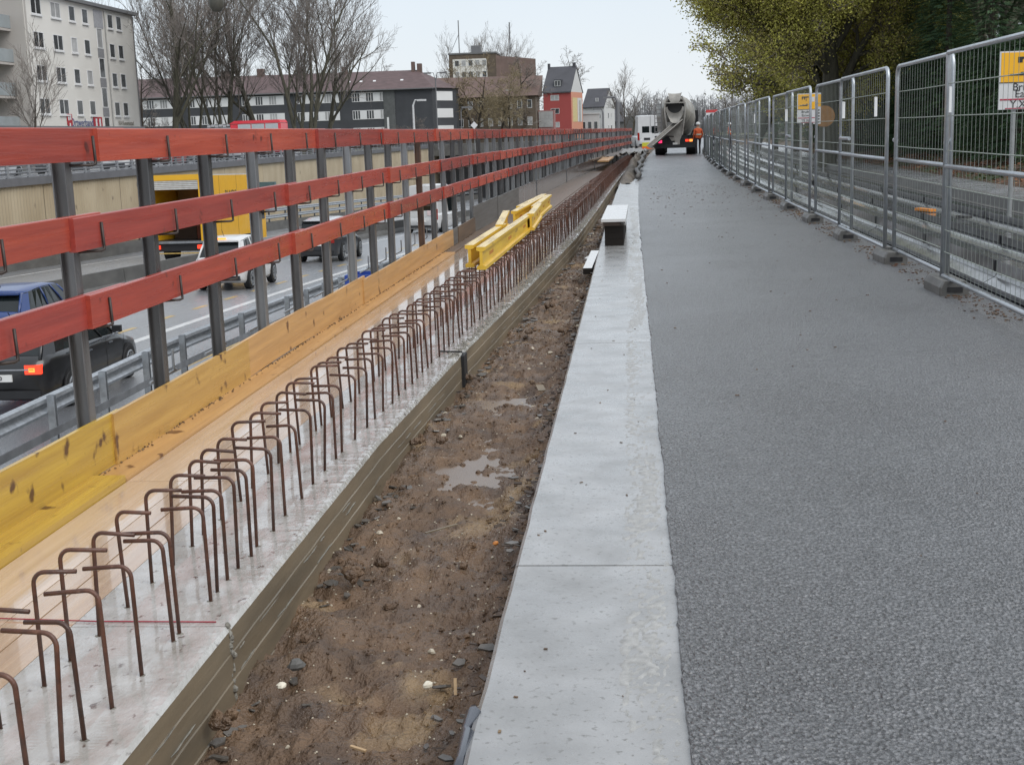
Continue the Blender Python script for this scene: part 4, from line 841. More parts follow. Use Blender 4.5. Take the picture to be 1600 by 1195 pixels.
tB = tree_meshes(grow(2, 22, .55, 5, .28, 3, .25, 4, kink=.10, tw=.012, lower=.2)[0], m_barkg, m_twig, .011)
tC = tree_meshes(grow(3, 13, .8, 5, .26, 3, .12, 1, kink=.14, tw=.014, lower=.2)[0], m_bark, m_twig, .016)
tD = tree_meshes(grow(4, 9, .55, 4, .10, 4, .2, 1, kink=.08, tw=.012)[0], m_bark, m_twig, .009)
tW = tree_meshes(grow(6, 14, .75, 5, .30, 3, .12, 2, kink=.16, tw=.02, droop=.05)[0], m_bark, m_twigy, .018)
def px_x(px, Y): return ony(px, 200, Y)[0]
for i, (px, Y, me, s, sz, lab) in enumerate([
    (272, 128, tA, 1.05, 1.15, 'tall bare tree just right of the pale apartment block'), (300, 140, tB, .9, 1.1, 'slender many stemmed bare tree behind the first tall one'),
    (345, 132, tB, 1.0, 1.15, 'tall bare tree left of the fire engine, dense with upright limbs'), (405, 134, tA, 1.0, 1.12, 'tall bare tree directly behind the fire engine'),
    (478, 128, tB, 1.12, 1.12, 'broad many stemmed bare tree right of the fire engine with a fan of twigs'), (512, 142, tA, .85, .95, 'bare tree at the right edge of the tall group'),
    (225, 150, tC, 1.0, 1.0, 'smaller bare tree half hidden by the apartment block'), (580, 235, tC, 1.3, 1.25, 'round bare tree rising behind the dark house roof'),
    (745, 215, tW, 1.35, 1.1, 'bare olive brown tree left of the pair in front of the brown roofed block'), (790, 205, tW, 1.1, .95, 'bushy bare tree in front of the brown roof'),
    (830, 225, tC, 1.5, 1.25, 'dark spreading bare tree left of the red house'), (880, 330, tC, 1.9, 1.75, 'pale bare tree behind the gable of the red house'),
    (735, 370, tB, 1.3, 1.5, 'left bare poplar above the flat roofed block'), (775, 375, tB, 1.25, 1.5, 'right bare poplar above the flat roofed block'),
    (975, 300, tD, 1.9, 2.0, 'thin bare tree beyond the far end of the railing'), (655, 190, tC, .55, .4, 'small bare bush in front of the dark house corner'),
    (940, 380, tA, .6, .6, 'distant bare tree left of the mixer truck'), (1000, 350, tA, .55, .5, 'distant bare tree behind the mixer truck chute'), (1030, 330, tC, 1.0, .8, 'distant bare tree just above the mixer truck cab side'),
    (1145, 240, tC, .9, .7, 'distant bare tree behind the far end of the fence')]):
    bare_tree('bare_tree', lab, me, (px_x(px, Y), Y, 0 if Y < YC or True else 0), s, 1.3*i, None, sz=sz)
bare_tree('street_tree', 'thin young street tree in front of the pale apartment block', tD, (-42.5, 92, 0), 1.05, .4, sz=1.25)
# distant woodland masses
def twig_mass(name, label, x0, x1, y, h, m, n=1500, seed=5):
    rg = random.Random(seed); q = MB()
    for _ in range(n):
        x = rg.uniform(x0, x1); yy_ = y+rg.uniform(-8, 8); hh = h*rg.uniform(.5, 1)*(1+.3*noise.noise((x*.08, seed, 0))); a = Vector((x, yy_, 0)); b = a+Vector((rg.gauss(0, .6), 0, hh))
        q.tube([a, b], [.16, .04], 3, False)
        for _k in range(5):
            t = rg.uniform(.3, 1); c = a.lerp(b, t); q.tube([c, c+Vector((rg.gauss(0, 1.2), rg.gauss(0, 1), rg.uniform(.5, 2)))], [.07, .03], 3, False)
    q.build(name, m, kind='stuff', label=label, cat='woodland')
m_dist = mat('distant_twigs', (.26, .26, .27), .9, var=.3, scale=.3)
twig_mass('far_woodland', 'grey line of far bare trees between the railing end and the mixer truck', -14, 40, 400, 11, m_dist, 700, 5)
twig_mass('far_woodland', 'grey line of far bare trees behind the fence end', 22, 90, 300, 9, m_dist, 800, 8)
# ---- leafy trees on the right
def leaf_mat(nm, c, c2, r=.7):
    m = mat(nm, c, r, col2=c2, scale=1.1, rnd=.05, spec=.25, detail=3); return m
m_lo = leaf_mat('budding_leaf_olive', (.50, .47, .10), (.30, .30, .07)); m_lo2 = leaf_mat('budding_leaf_brown', (.36, .31, .12), (.20, .17, .07))
m_ev = leaf_mat('evergreen_dark', (.07, .13, .06), (.035, .075, .038)); m_ev2 = leaf_mat('evergreen_mid', (.10, .15, .06), (.045, .085, .036))
def leaf(q, p, s, rg, n=None):
    a = Vector((rg.gauss(0, 1), rg.gauss(0, 1), rg.gauss(0, .7))).normalized(); b = a.orthogonal().normalized(); b = Matrix.Rotation(rg.random()*6.28, 3, a) @ b; c = a.cross(b)
    q.add([p-b*s, p-c*s*.55, p+b*s, p+c*s*.55], [(0, 1, 2, 3)])
def leafy_tree(name, label, loc, seed, H_, spread, trunk, per, s, mats_, up=.2, droop=0, levels=5, nb=4, rz=0, rad=.35, lean=None, stems=1):
    segs, tips = grow(seed, H_, spread, levels, trunk, nb, up, stems, droop=droop, kink=.14, tw=.012, lower=.15)
    tm, bm2 = tree_meshes(segs, m_barkg, m_twig, .014); rg = random.Random(seed); q = MB()
    for pts, d in tips:
        nz = noise.noise(pts[0]*.5)
        for _ in range(per if nz > -.25 else per//3):
            p = pts[0].lerp(pts[-1], rg.random())+Vector((rg.gauss(0, rad), rg.gauss(0, rad), rg.gauss(0, rad*.8)))*.5
            q.cur = 1 if rg.random() < .25+.3*(nz < 0) else 0
            leaf(q, p, s*rg.uniform(.6, 1.3), rg)
    t = thing(name, label, 'tree', loc, rz); link('trunk', tm, t); link('branches', bm2, t); link('crown', q.mesh('crown', mats_, fix=False), t); return t
leafy_tree('budding_tree', 'big tree with fresh olive green buds leaning over the fence', (6.6, 46, .3), 21, 11.5, .62, .36, 56, .040, [m_lo, m_lo2], up=.08, levels=5, nb=4, rz=.5, rad=.5)
leafy_tree('budding_tree', 'second budding tree behind the big olive green one', (9.4, 58, .4), 22, 11.5, .62, .30, 16, .065, [m_lo, m_lo2], up=.1, levels=5, nb=4, rz=2.5, rad=.5)
l1 = bpy.data.objects['budding_tree']; cc = copy_tree(l1); cc.location = (8.3, 53, .3); cc.rotation_euler = (0, 0, 2.9); cc.scale = (.95, .95, .85); cc['label'] = 'budding tree standing right behind the big leaning one'
bt = leafy_tree('budding_tree', 'sparse brownish budding tree furthest along the right side', (6.4, 70, .2), 23, 11, .6, .26, 8, .07, [m_lo2, m_lo], up=.1, levels=5, nb=4, rad=.5)
def conifer(seed, H_, Rb, n, s, dens=1.0):
    rg = random.Random(seed); q = MB(); w_ = MB(); w_.tube([(0, 0, -.3), (0, 0, H_*.9)], [.16, .03], 6)
    for k in range(n):
        h = H_*(rg.random()**.85)*.97+.15; rr = Rb*max(.02, 1-h/H_)**.55*(.75+.35*noise.noise((h*1.3, k % 7, seed))); a = rg.random()*6.283
        rr *= .82+.3*noise.noise((math.cos(a)*2, math.sin(a)*2, h*.9+seed)); dr = Vector((math.cos(a), math.sin(a), rg.uniform(-.45, .1)))
        r1 = rr*rg.uniform(.55, 1.08); base = Vector((math.cos(a)*r1*.72, math.sin(a)*r1*.72, h)); q.cur = 1 if rg.random() < .3 else 0
        ln = s*rg.uniform(2.2, 4.5)
        w0 = dr.cross(Vector((0, 0, 1))).normalized()
        for j in range(5):
            p = base+dr*ln*j/5; wd = s*(1-.12*j)
            for sg in (-1, 1):
                o_ = w0*sg; q.add([p, p+dr*s*.35+o_*wd*.25, p+dr*s*.9+o_*wd+Vector((0, 0, -s*.25*rg.random())), p+dr*s*.3+o_*wd*.6], [(0, 1, 2, 3)])
    return w_.mesh('trunk', m_bark), q.mesh('crown', [m_ev, m_ev2], fix=False)
cf1 = conifer(1, 7.5, 2.6, 5200, .085); cf2 = conifer(2, 6.0, 2.3, 4200, .085); cf3 = conifer(3, 2.6, 1.6, 2400, .075)
def ever(name, lab, me, loc, s, rz, sz=1): t = thing(name, lab, 'tree' if me is not cf3 else 'shrub', loc, rz); t.scale = (s, s, s*sz); link('trunk', me[0], t); link('crown', me[1], t)
for i, (x, y, me, s, sz, lab) in enumerate([
    (9.9, 33.5, cf2, 1.0, .75, 'lower dark evergreen closest to the camera, behind the big yellow sign'), (9.6, 37, cf1, .95, .95, 'dark evergreen second along the bank, just left of the big sign'),
    (9.3, 40.5, cf1, 1.0, 1.0, 'dark evergreen in the middle of the bank'), (9.7, 44.5, cf1, 1.1, 1.1, 'dark evergreen behind the overlapping fence panels'), (9.2, 49, cf1, 1.0, 1.0, 'dark evergreen just right of the budding tree'),
    (11.9, 42, cf1, 1.2, .85, 'dark evergreen in the second row behind the big sign'), (12.6, 47, cf1, 1.35, 1.15, 'tall dark evergreen at the back of the second row'), (12.3, 53, cf1, 1.4, 1.15, 'tallest dark evergreen at the back, right of the budding tree'),
    (9.0, 54, cf2, 1.2, 1.1, 'dark evergreen below the right side of the budding tree'), (8.6, 61, cf1, .9, .9, 'dark evergreen far along the fence'), (8.4, 69, cf2, 1.1, 1.0, 'furthest dark evergreen along the fence'),
    (8.2, 77, cf2, 1.2, 1.0, 'dark evergreen beyond the mixer truck on the right'), (13.6, 61, cf1, 1.5, 1.15, 'tall evergreen furthest back behind the bank')]):
    ever('evergreen_tree', lab, me, (x, y, .45), s, i*1.1, sz)
for i in range(16):
    y = 29+i*3.1; ever('evergreen_shrub', 'low dark evergreen shrub on the bank, %s from the camera' % ORD[i], cf3, (8.9+rd(-.15, .5)+FX(y)-2.72, y, .35), rd(1.0, 1.3), i*.9, rd(.9, 1.2))
tb = tree_meshes(grow(31, 13, .5, 5, .30, 4, .25, 1, kink=.12, tw=.014)[0], m_barkg, m_twig, .014)
bare_tree('bare_tree', 'thick bare trunk with side limbs at the top right corner behind the sign', tb, (px_x(1568, 39), 39, .4), 1.0, .2)
bare_tree('bare_tree', 'bare tree with fine dark twigs above the evergreens', tb, (10.4, 56, .4), 1.1, 2.2)
# ================================================================= buildings
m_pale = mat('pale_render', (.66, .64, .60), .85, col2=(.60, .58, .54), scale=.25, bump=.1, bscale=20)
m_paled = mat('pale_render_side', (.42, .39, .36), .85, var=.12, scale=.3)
m_slate = mat('slate_cladding', (.055, .058, .065), .7, var=.25, scale=.6)
m_slate2 = mat('slate_cladding_grey', (.11, .115, .115), .8, var=.3, scale=1.5)
m_roof = mat('brown_roof_tiles', (.125, .085, .085), .75, col2=(.09, .062, .062), scale=1, stretch=(1, 1, 4))
m_roofb = mat('rust_brown_roof', (.15, .10, .085), .8, var=.25, scale=.6)
m_roofg = mat('dark_grey_roof', (.075, .075, .085), .75, var=.2, scale=.6)
m_brick = mat('brown_brick', (.13, .10, .075), .85, var=.3, scale=.8)
m_wf = mat('white_window_frame', (.68, .68, .68), .5, var=.05)
m_pane = mat('window_pane', (.06, .065, .07), .12, var=.5, scale=.6, spec=.7, rnd=.5)
m_curt = mat('curtained_pane', (.42, .42, .42), .5, var=.3, scale=2, rnd=.2)
m_metal = mat('grey_metal_trim', (.16, .16, .165), .5, var=.15)
def window(parent, pos, w, h, ax, n=1, sill=True, pane=None, fr=.07, dep=.12):
    """frame with panes; ax 'Y': wall faces -Y; ax 'X': wall faces +X. pos is the outer bottom centre of the opening"""
    fq = MB(); pq = MB()
    def b(q, u0, u1, z0, z1, d0, d1):
        if ax == 'Y': q.bb(u0, u1, d0, d1, z0, z1)
        else: q.bb(-d1, -d0, u0, u1, z0, z1)
    b(fq, -w/2, -w/2+fr, 0, h, -.03, dep); b(fq, w/2-fr, w/2, 0, h, -.03, dep); b(fq, -w/2+fr, w/2-fr, 0, fr, -.03, dep); b(fq, -w/2+fr, w/2-fr, h-fr, h, -.03, dep)
    for k in range(1, n): c = -w/2+w*k/n; b(fq, c-fr*.6, c+fr*.6, fr, h-fr, -.02, dep)
    if sill: b(fq, -w/2-.06, w/2+.06, -.14, -.002, -.12, .02)
    b(pq, -w/2+fr*.5, w/2-fr*.5, fr*.5, h-fr*.5, .012, .02)
    f = fq.build('window', m_wf, parent, loc=pos); pq.build('pane', pane or (m_curt if random.random() < .25 else m_pane), f); return f
# ---- pale five storey block at the left
pb = thing('apartment_block', 'pale four storey apartment block with white framed windows at the top left', 'apartment block')
MB().bb(-62, -50.02, 108.9, 133.4, 0, 14.45).build('wall', [m_pale], pb)
MB().bb(-62.5, -49.6, 108.6, 133.9, 14.45, 14.75).build('roof', m_metal, pb)
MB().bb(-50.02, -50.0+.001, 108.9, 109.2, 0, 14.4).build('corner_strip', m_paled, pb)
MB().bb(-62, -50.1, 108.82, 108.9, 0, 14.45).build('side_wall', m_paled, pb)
cols = [(110.1, 112.1, 2), (114.0, 116.0, 2), (117.8, 119.1, 1), (120.7, 122.0, 1), (126.7, 128.0, 1), (128.9, 130.2, 1)]
for zr in (1.70, 4.45, 7.22, 9.98, 12.74):
    for a, b, n in cols: window(pb, (-50.0, (a+b)/2, zr), b-a, 1.34, 'X', n)
for zr in (-.3, 2.45, 5.2, 7.95, 10.7): MB().bb(-50.01, -49.97, 123.75, 125.15, zr+1.9, zr+2.75).build('spandrel', mat('grey_spandrel', (.25, .25, .26), .7), pb); window(pb, (-50.0, 124.45, zr), 1.3, 1.88, 'X', 1, False)
MB().bb(-50.01, -49.96, 123.4, 125.5, 12.6, 14.2).build('grey_panel', mat('grey_panel', (.36, .36, .38), .7), pb)
MB().tube([(-49.93, 125.9, 14.3), (-49.93, 125.9, 0)], .06, 6).build('downpipe', mat('downpipe', (.42, .41, .39), .5), pb); MB().tube([(-49.93, 133.2, 14.3), (-49.93, 133.2, 0)], .05, 6).build('downpipe', m_metal, pb)
lettering('lettering', 'Ortwerband', 1.0, mat('blue_letters', (.08, .10, .25), .6), pb, (-49.97, 118.6, 3.75), (R(90), 0, R(90)))
lettering('lettering', 'KA Kunsmsstad', .62, mat('brown_letters', (.12, .10, .06), .6), pb, (-49.97, 129.3, 3.75), (R(90), 0, R(90)))
q = MB(); q.prism([(115.3, 4.5), (116.4, 4.5), (116.4, 3.6), (115.85, 3.1), (115.3, 3.6)], -50, -49.95, 'X'); cr_ = q.build('crest', mat('crest_red', (.42, .03, .04), .6), pb)
for y_, z_ in ((115.6, 4.1), (116.0, 4.15), (115.8, 3.55)): MB().bb(-49.945, -49.93, y_-.12, y_+.14, z_-.16, z_+.16).build('crest_charge', m_wf, cr_)
sg_ = MB().bb(-50, -49.95, 121.2, 123.2, 3.3, 4.3).build('sign_panel', mat('crest_red', (.42, .03, .04), .6), pb); MB().bb(-49.945, -49.93, 121.6, 121.95, 3.45, 4.15).build('letter_bar', m_wf, sg_); MB().bb(-49.945, -49.93, 122.45, 122.8, 3.45, 4.15).build('letter_bar', m_wf, sg_)
bw2 = thing('balcony_wing', 'balcony side of the pale block with grey glass railings at the left edge', 'apartment block')
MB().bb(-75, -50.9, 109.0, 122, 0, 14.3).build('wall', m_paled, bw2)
for k, zf in enumerate((.4, 3.15, 5.9, 8.65, 11.4)):
    MB().bb(-62, -51.3, 105.4, 109, zf-.18, zf).build('balcony_slab', m_paled, bw2)
    MB().bb(-62, -51.3, 105.35, 105.42, zf+.05, zf+1.1).build('glass_railing', mat('grey_glass_rail', (.30, .33, .34), .25, var=.2, scale=1), bw2)
    MB().bb(-51.34, -51.28, 105.4, 109, zf+.05, zf+1.1).build('glass_railing', mat('grey_glass_rail', (.30, .33, .34), .25), bw2)
    window(bw2, (-53.2, 108.99, zf+.1), 1.6, 2.1, 'Y', 2, False)
cn = thing('flat_canopy', 'long flat dark canopy roof in front of the pale block', 'canopy')
MB().bb(-49, -45, 92, 121, 3.0, 3.25).build('roof', m_metal, cn)
for k in range(8): MB().bb(-45.3, -45.1, 93+k*3.9, 93.2+k*3.9, 0, 3.0).build('post', m_metal, cn)
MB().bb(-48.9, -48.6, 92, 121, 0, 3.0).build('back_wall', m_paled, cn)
# ---- long slate clad row house
rh = thing('row_house', 'long dark slate clad row house with white shutters and a brown hipped roof', 'house')
ze = 8.8; y0 = 204
MB().bb(-78, -30.2, y0, y0+9, 0, ze).build('wall', m_slate, rh)
q = MB(); q.add([(-78.4, y0-.5, ze), (-29.8, y0-.5, ze), (-27, y0+6, ze), (-27, y0+9.5, ze), (-78.4, y0+9.5, ze), (-78.4, y0+4.5, 11.9), (-33, y0+4.5, 11.75)],
    [(0, 1, 6, 5), (1, 2, 6), (2, 3, 6), (3, 4, 5, 6), (4, 0, 5), (0, 4, 3, 2, 1)]); q.build('roof', m_roof, rh)
q = MB(); q.prism([(-30.2, y0), (-27.3, y0+6), (-27.3, y0+9), (-30.2, y0+9)], 0, ze-.02, 'Z'); q.build('end_wall', m_slate, rh)
MB().bb(-78.4, -29.7, y0-.62, y0-.5, ze-.12, ze+.03).build('gutter', m_metal, rh)
for x, w_, h_ in [(-33.9, .5, 1.2), (-33.0, .7, .9), (-31.8, .8, .0), (-45, .9, .8), (-52, 1, .9), (-58.5, 1, 1.0), (-64.4, 1.2, .8), (-70, .8, .7)]:
    if h_: MB().bb(x, x+w_, y0+4, y0+5, 10.6, 11.8+h_).build('chimney', m_roofb, rh)
for x in (-43.4, -41.5, -39.4, -35.1): MB().box((x, y0+1.9, 10.2), (.45, .06, .35), m=Matrix.Rotation(-.95, 3, 'X')).build('roof_window', m_wf, rh)
MB().bb(-37.8, -36.0, y0-.10, y0, 0, ze-.15).build('stair_bay', m_slate2, rh); MB().bb(-37.35, -37.05, y0-.16, y0-.1, 2.7, 4.6).build('stair_window', m_wf, rh)
for zr in (7.05, 4.4, 1.75):
    x = -77.5; k = 0
    while x < -30.9:
        if x < -37.9: pat = [('w', 1.25), ('p', .9), ('w', 1.25), ('p', .9), ('w', 1.25), ('p', 1.15)] 
        else: x = -35.9; pat = [('p', 1.2), ('w', 1.35)]
        for ty, w_ in pat:
            if ty == 'w': window(rh, (x+w_/2, y0-.03, zr), w_-.02, 1.38, 'Y', 3, False, fr=.08, pane=(m_curt if (k+int(zr)) % 3 == 0 else m_pane)); k += 1
            else: MB().bb(x, x+w_, y0-.07, y0, zr, zr+1.38).build('white_panel', m_wf, rh)
            x += w_
        if x > -38: break
        x += 2.0
        if x+6.7 > -37.9 and x < -37.9: x = -44.95 if False else -35.9-.0001 if x > -40 else x
for zr in (6.9, 4.3, 1.7):
    q = MB(); a_ = math.atan2(6, 2.9); m_ = Matrix.Rotation(a_, 3, 'Z'); c_ = Vector((-28.75, y0+3, zr+.7))
    q.box(c_+m_ @ Vector((0, -.05, 0)), (4.4, .1, 1.4), m=m_); q.build('white_panel', m_wf, rh)
# ---- brown roofed block
bh = thing('brown_roofed_block', 'long brown roofed brick block behind the bare trees in the middle', 'building')
MB().bb(-34, -15.6, 222, 232, 0, 7.6).build('wall', m_brick, bh)
q = MB(); q.add([(-35, 221.4, 7.6), (-15.2, 221.4, 7.6), (-15.2, 232.6, 7.6), (-35, 232.6, 7.6), (-35, 227, 11.2), (-14.6, 227, 11.0)], [(0, 1, 5, 4), (1, 2, 5), (2, 3, 4, 5), (3, 0, 4), (0, 3, 2, 1)]); q.build('roof', m_roofb, bh)
for k in range(9):
    for zr in (5.6, 2.8): window(bh, (-29.8+k*1.65, 221.98, zr), .8, 1.35, 'Y', 1, False)
MB().bb(-20.6, -19.2, 223.0, 223.6, 8.4, 8.75).build('roof_window', m_wf, bh); MB().bb(-32.6, -31.2, 223.2, 224, 8.9, 10).build('dormer', m_wf, bh)
MB().bb(-15.5, -12.8, 226, 230, 0, 5.2).build('brick_annex', mat('rose_render', (.32, .16, .15), .85), bh); MB().bb(-15.4, -13, 225.9, 226, 2.4, 5.0).build('annex_glazing', m_curt, bh)
# ---- flat roofed tall block with masts
fbk = thing('flat_roofed_block', 'tall flat roofed block with two masts above the brown roof', 'building')
MB().bb(-47, -34.6, 350, 362, 0, 22.2).build('wall', m_brick, fbk)
q = MB(); q.prism([(-34.6, 350), (-25.8, 372), (-34.6, 372)], 0, 21.6, 'Z'); q.build('side_wall', m_roofb, fbk)
MB().bb(-47.2, -34.4, 349.8, 362, 22.2, 22.6).build('flat_roof', m_metal, fbk)
MB().bb(-46, -37, 349.9, 350, 15.4, 21).build('pale_band', m_pale, fbk)
for k in range(5):
    for zr in (19.2, 16.3): window(fbk, (-44.9+k*1.8, 349.88, zr), 1.15, 1.5, 'Y', 1, False)
MB().tube([(-44.4, 352, 22.5), (-44.4, 352, 31)], .13, 6).build('mast', m_metal, fbk); MB().tube([(-44.4, 352, 27.5), (-46.7, 352, 22.8)], .07, 5).build('stay', m_metal, fbk)
MB().tube([(-31, 352, 22), (-31, 352, 30)], .16, 6).build('mast', m_metal, fbk); MB().bb(-41.5, -39, 354, 356, 22.5, 24.6).build('roof_hut', m_metal, fbk)
def gable_house(name, label, x, y, wd, dp, ze, zr, rz, wall, roof, gable):
    t = thing(name, label, 'house', (x, y, 0), rz)
    MB().bb(-wd, 0, 0, dp, 0, ze).build('wall', wall, t)
    q = MB(); q.prism([(0, ze), (dp, ze), (dp/2, zr-.2)], -.15, .02, 'X'); q.build('gable', gable, t)
    q = MB(); q.prism([(0, ze), (dp, ze), (dp/2, zr-.2)], -wd, -wd+.1, 'X'); q.build('gable', gable, t)
    q = MB(); q.prism([(-.35, ze-.15), (dp/2, zr), (dp+.35, ze-.15), (dp+.35, ze+.1), (dp/2, zr+.28), (-.35, ze+.1)], -wd-.1, .12, 'X'); q.build('roof', roof, t); return t
m_redw = mat('red_render', (.36, .07, .065), .85, var=.1, scale=.3); m_or = mat('salmon_render', (.55, .25, .17), .85, var=.08); m_gw2 = mat('white_render', (.55, .55, .55), .85, var=.1)
m_ylw = mat('pale_yellow_render', (.60, .50, .26), .85)
r1 = gable_house('red_house', 'red house with a steep grey roof and a salmon and yellow painted side', -12.6, 288, 6.2, 9.5, 9.9, 15.2, R(-13), m_redw, m_roofg, m_gw2)
MB().bb(.0, .03, .1, 9.4, 0, 3.9).build('side_wall_base', m_or, r1); MB().bb(0, .03, .1, 9.4, 3.9, 9.9).build('side_wall', m_or, r1)
MB().bb(.03, .06, 1.2, 4.8, 3.6, 8.7).build('yellow_field', m_ylw, r1); MB().bb(.03, .06, 5.1, 8.7, 3.6, 8.7).build('white_field', m_gw2, r1); MB().bb(.06, .08, 6.2, 7.6, 3.6, 8.2).build('grey_stripe', m_curt, r1)
for k, zr in enumerate((2.5, 5.4, 8.2)): window(r1, (-3.6, -.02, zr), 1.9, 1.15, 'Y', 2, False)
MB().bb(-3.9, -2.3, .6, 2.4, 10.9, 12.6).build('dormer', m_slate, r1); window(r1, (-3.1, .58, 11.2), 1.3, 1.2, 'Y', 2, False)
MB().bb(-6.3, -5.9, 4.3, 5.1, 14, 16.2).build('chimney', m_roofg, r1); MB().bb(-.7, -.1, 4.4, 5.0, 14.6, 16.2).build('chimney', m_roofg, r1)
r2 = gable_house('white_house', 'white gabled house with a dark roof right of the red house', -6.0, 312, 5.2, 8.5, 6.9, 11.0, R(-16), m_gw2, m_roofg, m_gw2)
for zr in (1.5, 4.3): window(r2, (-3.6, -.02, zr), 1.6, 1.3, 'Y', 2, False); window(r2, (-1.5, -.02, zr), 1.3, 1.3, 'Y', 1, False); window(r2, (.02, 3.2, zr), 1.0, 1.3, 'X', 1, False); window(r2, (.02, 5.6, zr), 1.0, 1.3, 'X', 1, False)
window(r2, (-2, .9, 8.2), .7, .8, 'Y', 1, False)
r3 = thing('low_white_house', 'low white flat fronted house below the gabled white one', 'house', (-11.2, 300, 0)); MB().bb(0, 4.3, 0, 6, 0, 5.2).build('wall', m_gw2, r3); MB().bb(-.1, 4.4, -.2, 6, 5.2, 5.45).build('cornice', m_gw2, r3)
for k in range(3): window(r3, (.8+k*1.35, -.02, 1.4), .9, 2.2, 'Y', 1, False)
r4 = gable_house('distant_house', 'distant dark roofed house left of the mixer truck', -1.6, 345, 4.5, 7, 3.6, 8.3, R(10), mat('distant_wall', (.12, .12, .12), .9), m_roofg, m_roofg)
MB().bb(-9, 14, 360, 366, 0, 5.0).build('distant_building', mat('distant_wall', (.12, .12, .12), .9), label='long low dark building far behind the mixer truck', cat='building')
# ---- lamps, poles and signs of the upper street
m_pole = mat('lamp_pole', (.30, .31, .31), .5, metal=.3, var=.2)
def street_lamp(label, px, pyt, Y, arm, m=m_pole, double=False, r=.07):
    X, zt = ony(px, pyt, Y); t = thing('street_lamp', label, 'street lamp', (X, Y, 0))
    MB().tube([(0, 0, 0), (0, 0, zt*.9), (arm*.25, 0, zt), (arm, 0, zt+.02)], [r*1.3, r, r*.8, r*.7], 6).build('pole', m, t); MB().box((arm, 0, zt-.02), (.8, .3, .16)).build('lamp_head', m, t)
    if double: MB().tube([(0, 0, zt*.9), (-arm*.25, 0, zt), (-arm, 0, zt)], r*.7, 6).build('arm', m, t); MB().box((-arm, 0, zt-.02), (.8, .3, .16)).build('lamp_head', m, t)
street_lamp('double armed street lamp in front of the end of the dark row house', 680, 114, 150, .9, m_metal, True, .06)
street_lamp('pale curved street lamp in front of the dark row house', 645, 157, 120, .8, mat('pale_pole', (.6, .6, .6), .4), False, .09)
street_lamp('tall dark pole lamp beyond the red railing end', 965, 152, 130, -1.0, m_metal, False, .16)
street_lamp('thin lamp in front of the white gabled house', 942, 170, 130, -.6, m_metal, False, .08)
street_lamp('small lamp with a white head before the brown roofed block', 720, 168, 130, .5, m_metal, False, .05)
X, z = ony(741, 196, 128); t = thing('road_sign', 'small white diamond road sign on a post before the bare trees', 'road sign', (X, 128, 0)); MB().tube([(0, 0, 0), (0, 0, z)], .04, 6).build('post', m_pole, t); MB().box((0, -.05, z), (.5, .03, .5), m=Matrix.Rotation(R(45), 3, 'Y')).build('sign_plate', m_wf, t)
# suspended lamp above the motorway
X, z = ony(338, 2, 60); t = thing('suspended_lamp', 'dark round lamp hanging from a cable at the top edge', 'street lamp', (X, 60, z))
q = MB(); q.lathe([(.02, -.50), (.20, -.46), (.31, -.28), (.34, 0), (.33, .25), (.2, .38), (.03, .42)], 18); q.build('lamp_shade', mat('lamp_dark', (.08, .075, .06), .5), t, smooth=True)
MB().tube([(0, 0, .4), (0, 0, .9)], .02, 6).build('hanger', m_metal, t); MB().tube([(-16, 0, 2.6), (0, 0, .9), (17, 3, 2.8)], .012, 4).build('cable', m_metal, t)
# ================================================================= mixer truck
m_cream = mat('drum_grey', (.30, .285, .25), .45, var=.25, scale=1.2, coat=.2, rough2=.6); m_cr2 = mat('funnel_grey', (.40, .38, .35), .5, var=.3, scale=4); m_chu = mat('chute_steel', (.19, .18, .165), .5, metal=.3, var=.4, scale=4)
mt = thing('mixer_truck', 'concrete mixer truck seen from behind with its chute swung to the left', 'mixer truck', (2.50, 75.8, .014), R(-3)); mt.scale = (.93,)*3
ax = Matrix.Translation((0, .75, 2.88)) @ Matrix.Rotation(R(-90-13), 4, 'X')
q = MB(); q.lathe([(.60, 0), (.66, .02), (.70, .3), (.95, 1.0), (1.18, 2.0), (1.22, 2.9), (1.18, 3.6), (.95, 4.6), (.6, 5.1), (0, 5.15)], 32, ax); q.build('drum', m_cream, mt, smooth=True)
q = MB(); q.lathe([(.57, .6), (.57, .0), (.62, -.03), (.66, 0)], 32, ax); q.build('drum_mouth', m_cr2, mt, smooth=True)
q = MB(); q.lathe([(.57, .25), (.0, .26)], 32, ax); q.build('drum_inside', m_blk, mt)
for h in (1.0, 1.9): q = MB(); rr = .95 if h == 1.0 else 1.17; q.lathe([(rr-.02, h-.05), (rr+.03, h), (rr+.0, h+.06)], 32, ax); q.build('drum_band', m_cr2, mt, smooth=True)
q = MB(); vs = []
for k in range(9):
    a = math.pi*k/8; x = -.42*math.cos(a); d = .20*math.sin(a); vs += [(x*.8, .30, 3.30-d), (x, .30, 3.72-d*.35), (x, .95, 3.72-d*.35), (x*.5, 1.15, 3.22-d)]
q.add(vs, [(4*k+j, 4*k+j+1, 4*k+j+5, 4*k+j+4) for k in range(8) for j in range(3)]); q.build('filling_hopper', m_cr2, mt, smooth=True)
MB().box((0, .32, 3.12), (1.25, .06, .07)).build('cross_bar', m_cr2, mt)
for s in (-1, 1):
    MB().tube([(s*.42, .4, 3.5), (s*.62, .35, 3.1), (s*.62, .35, 2.6), (s*.42, .4, 1.2)], .055, 6).build('support_arm', m_cr2, mt)
q = MB(); vs = []
for k in range(13):
    a = math.pi+math.pi*k/12; vs += [(.66*math.cos(a), .42, 2.86+.62*math.sin(a)), (.44*math.cos(a), .30, 2.88+.38*math.sin(a)), (.30*math.cos(a), .12, 2.1+.2*math.sin(a))]
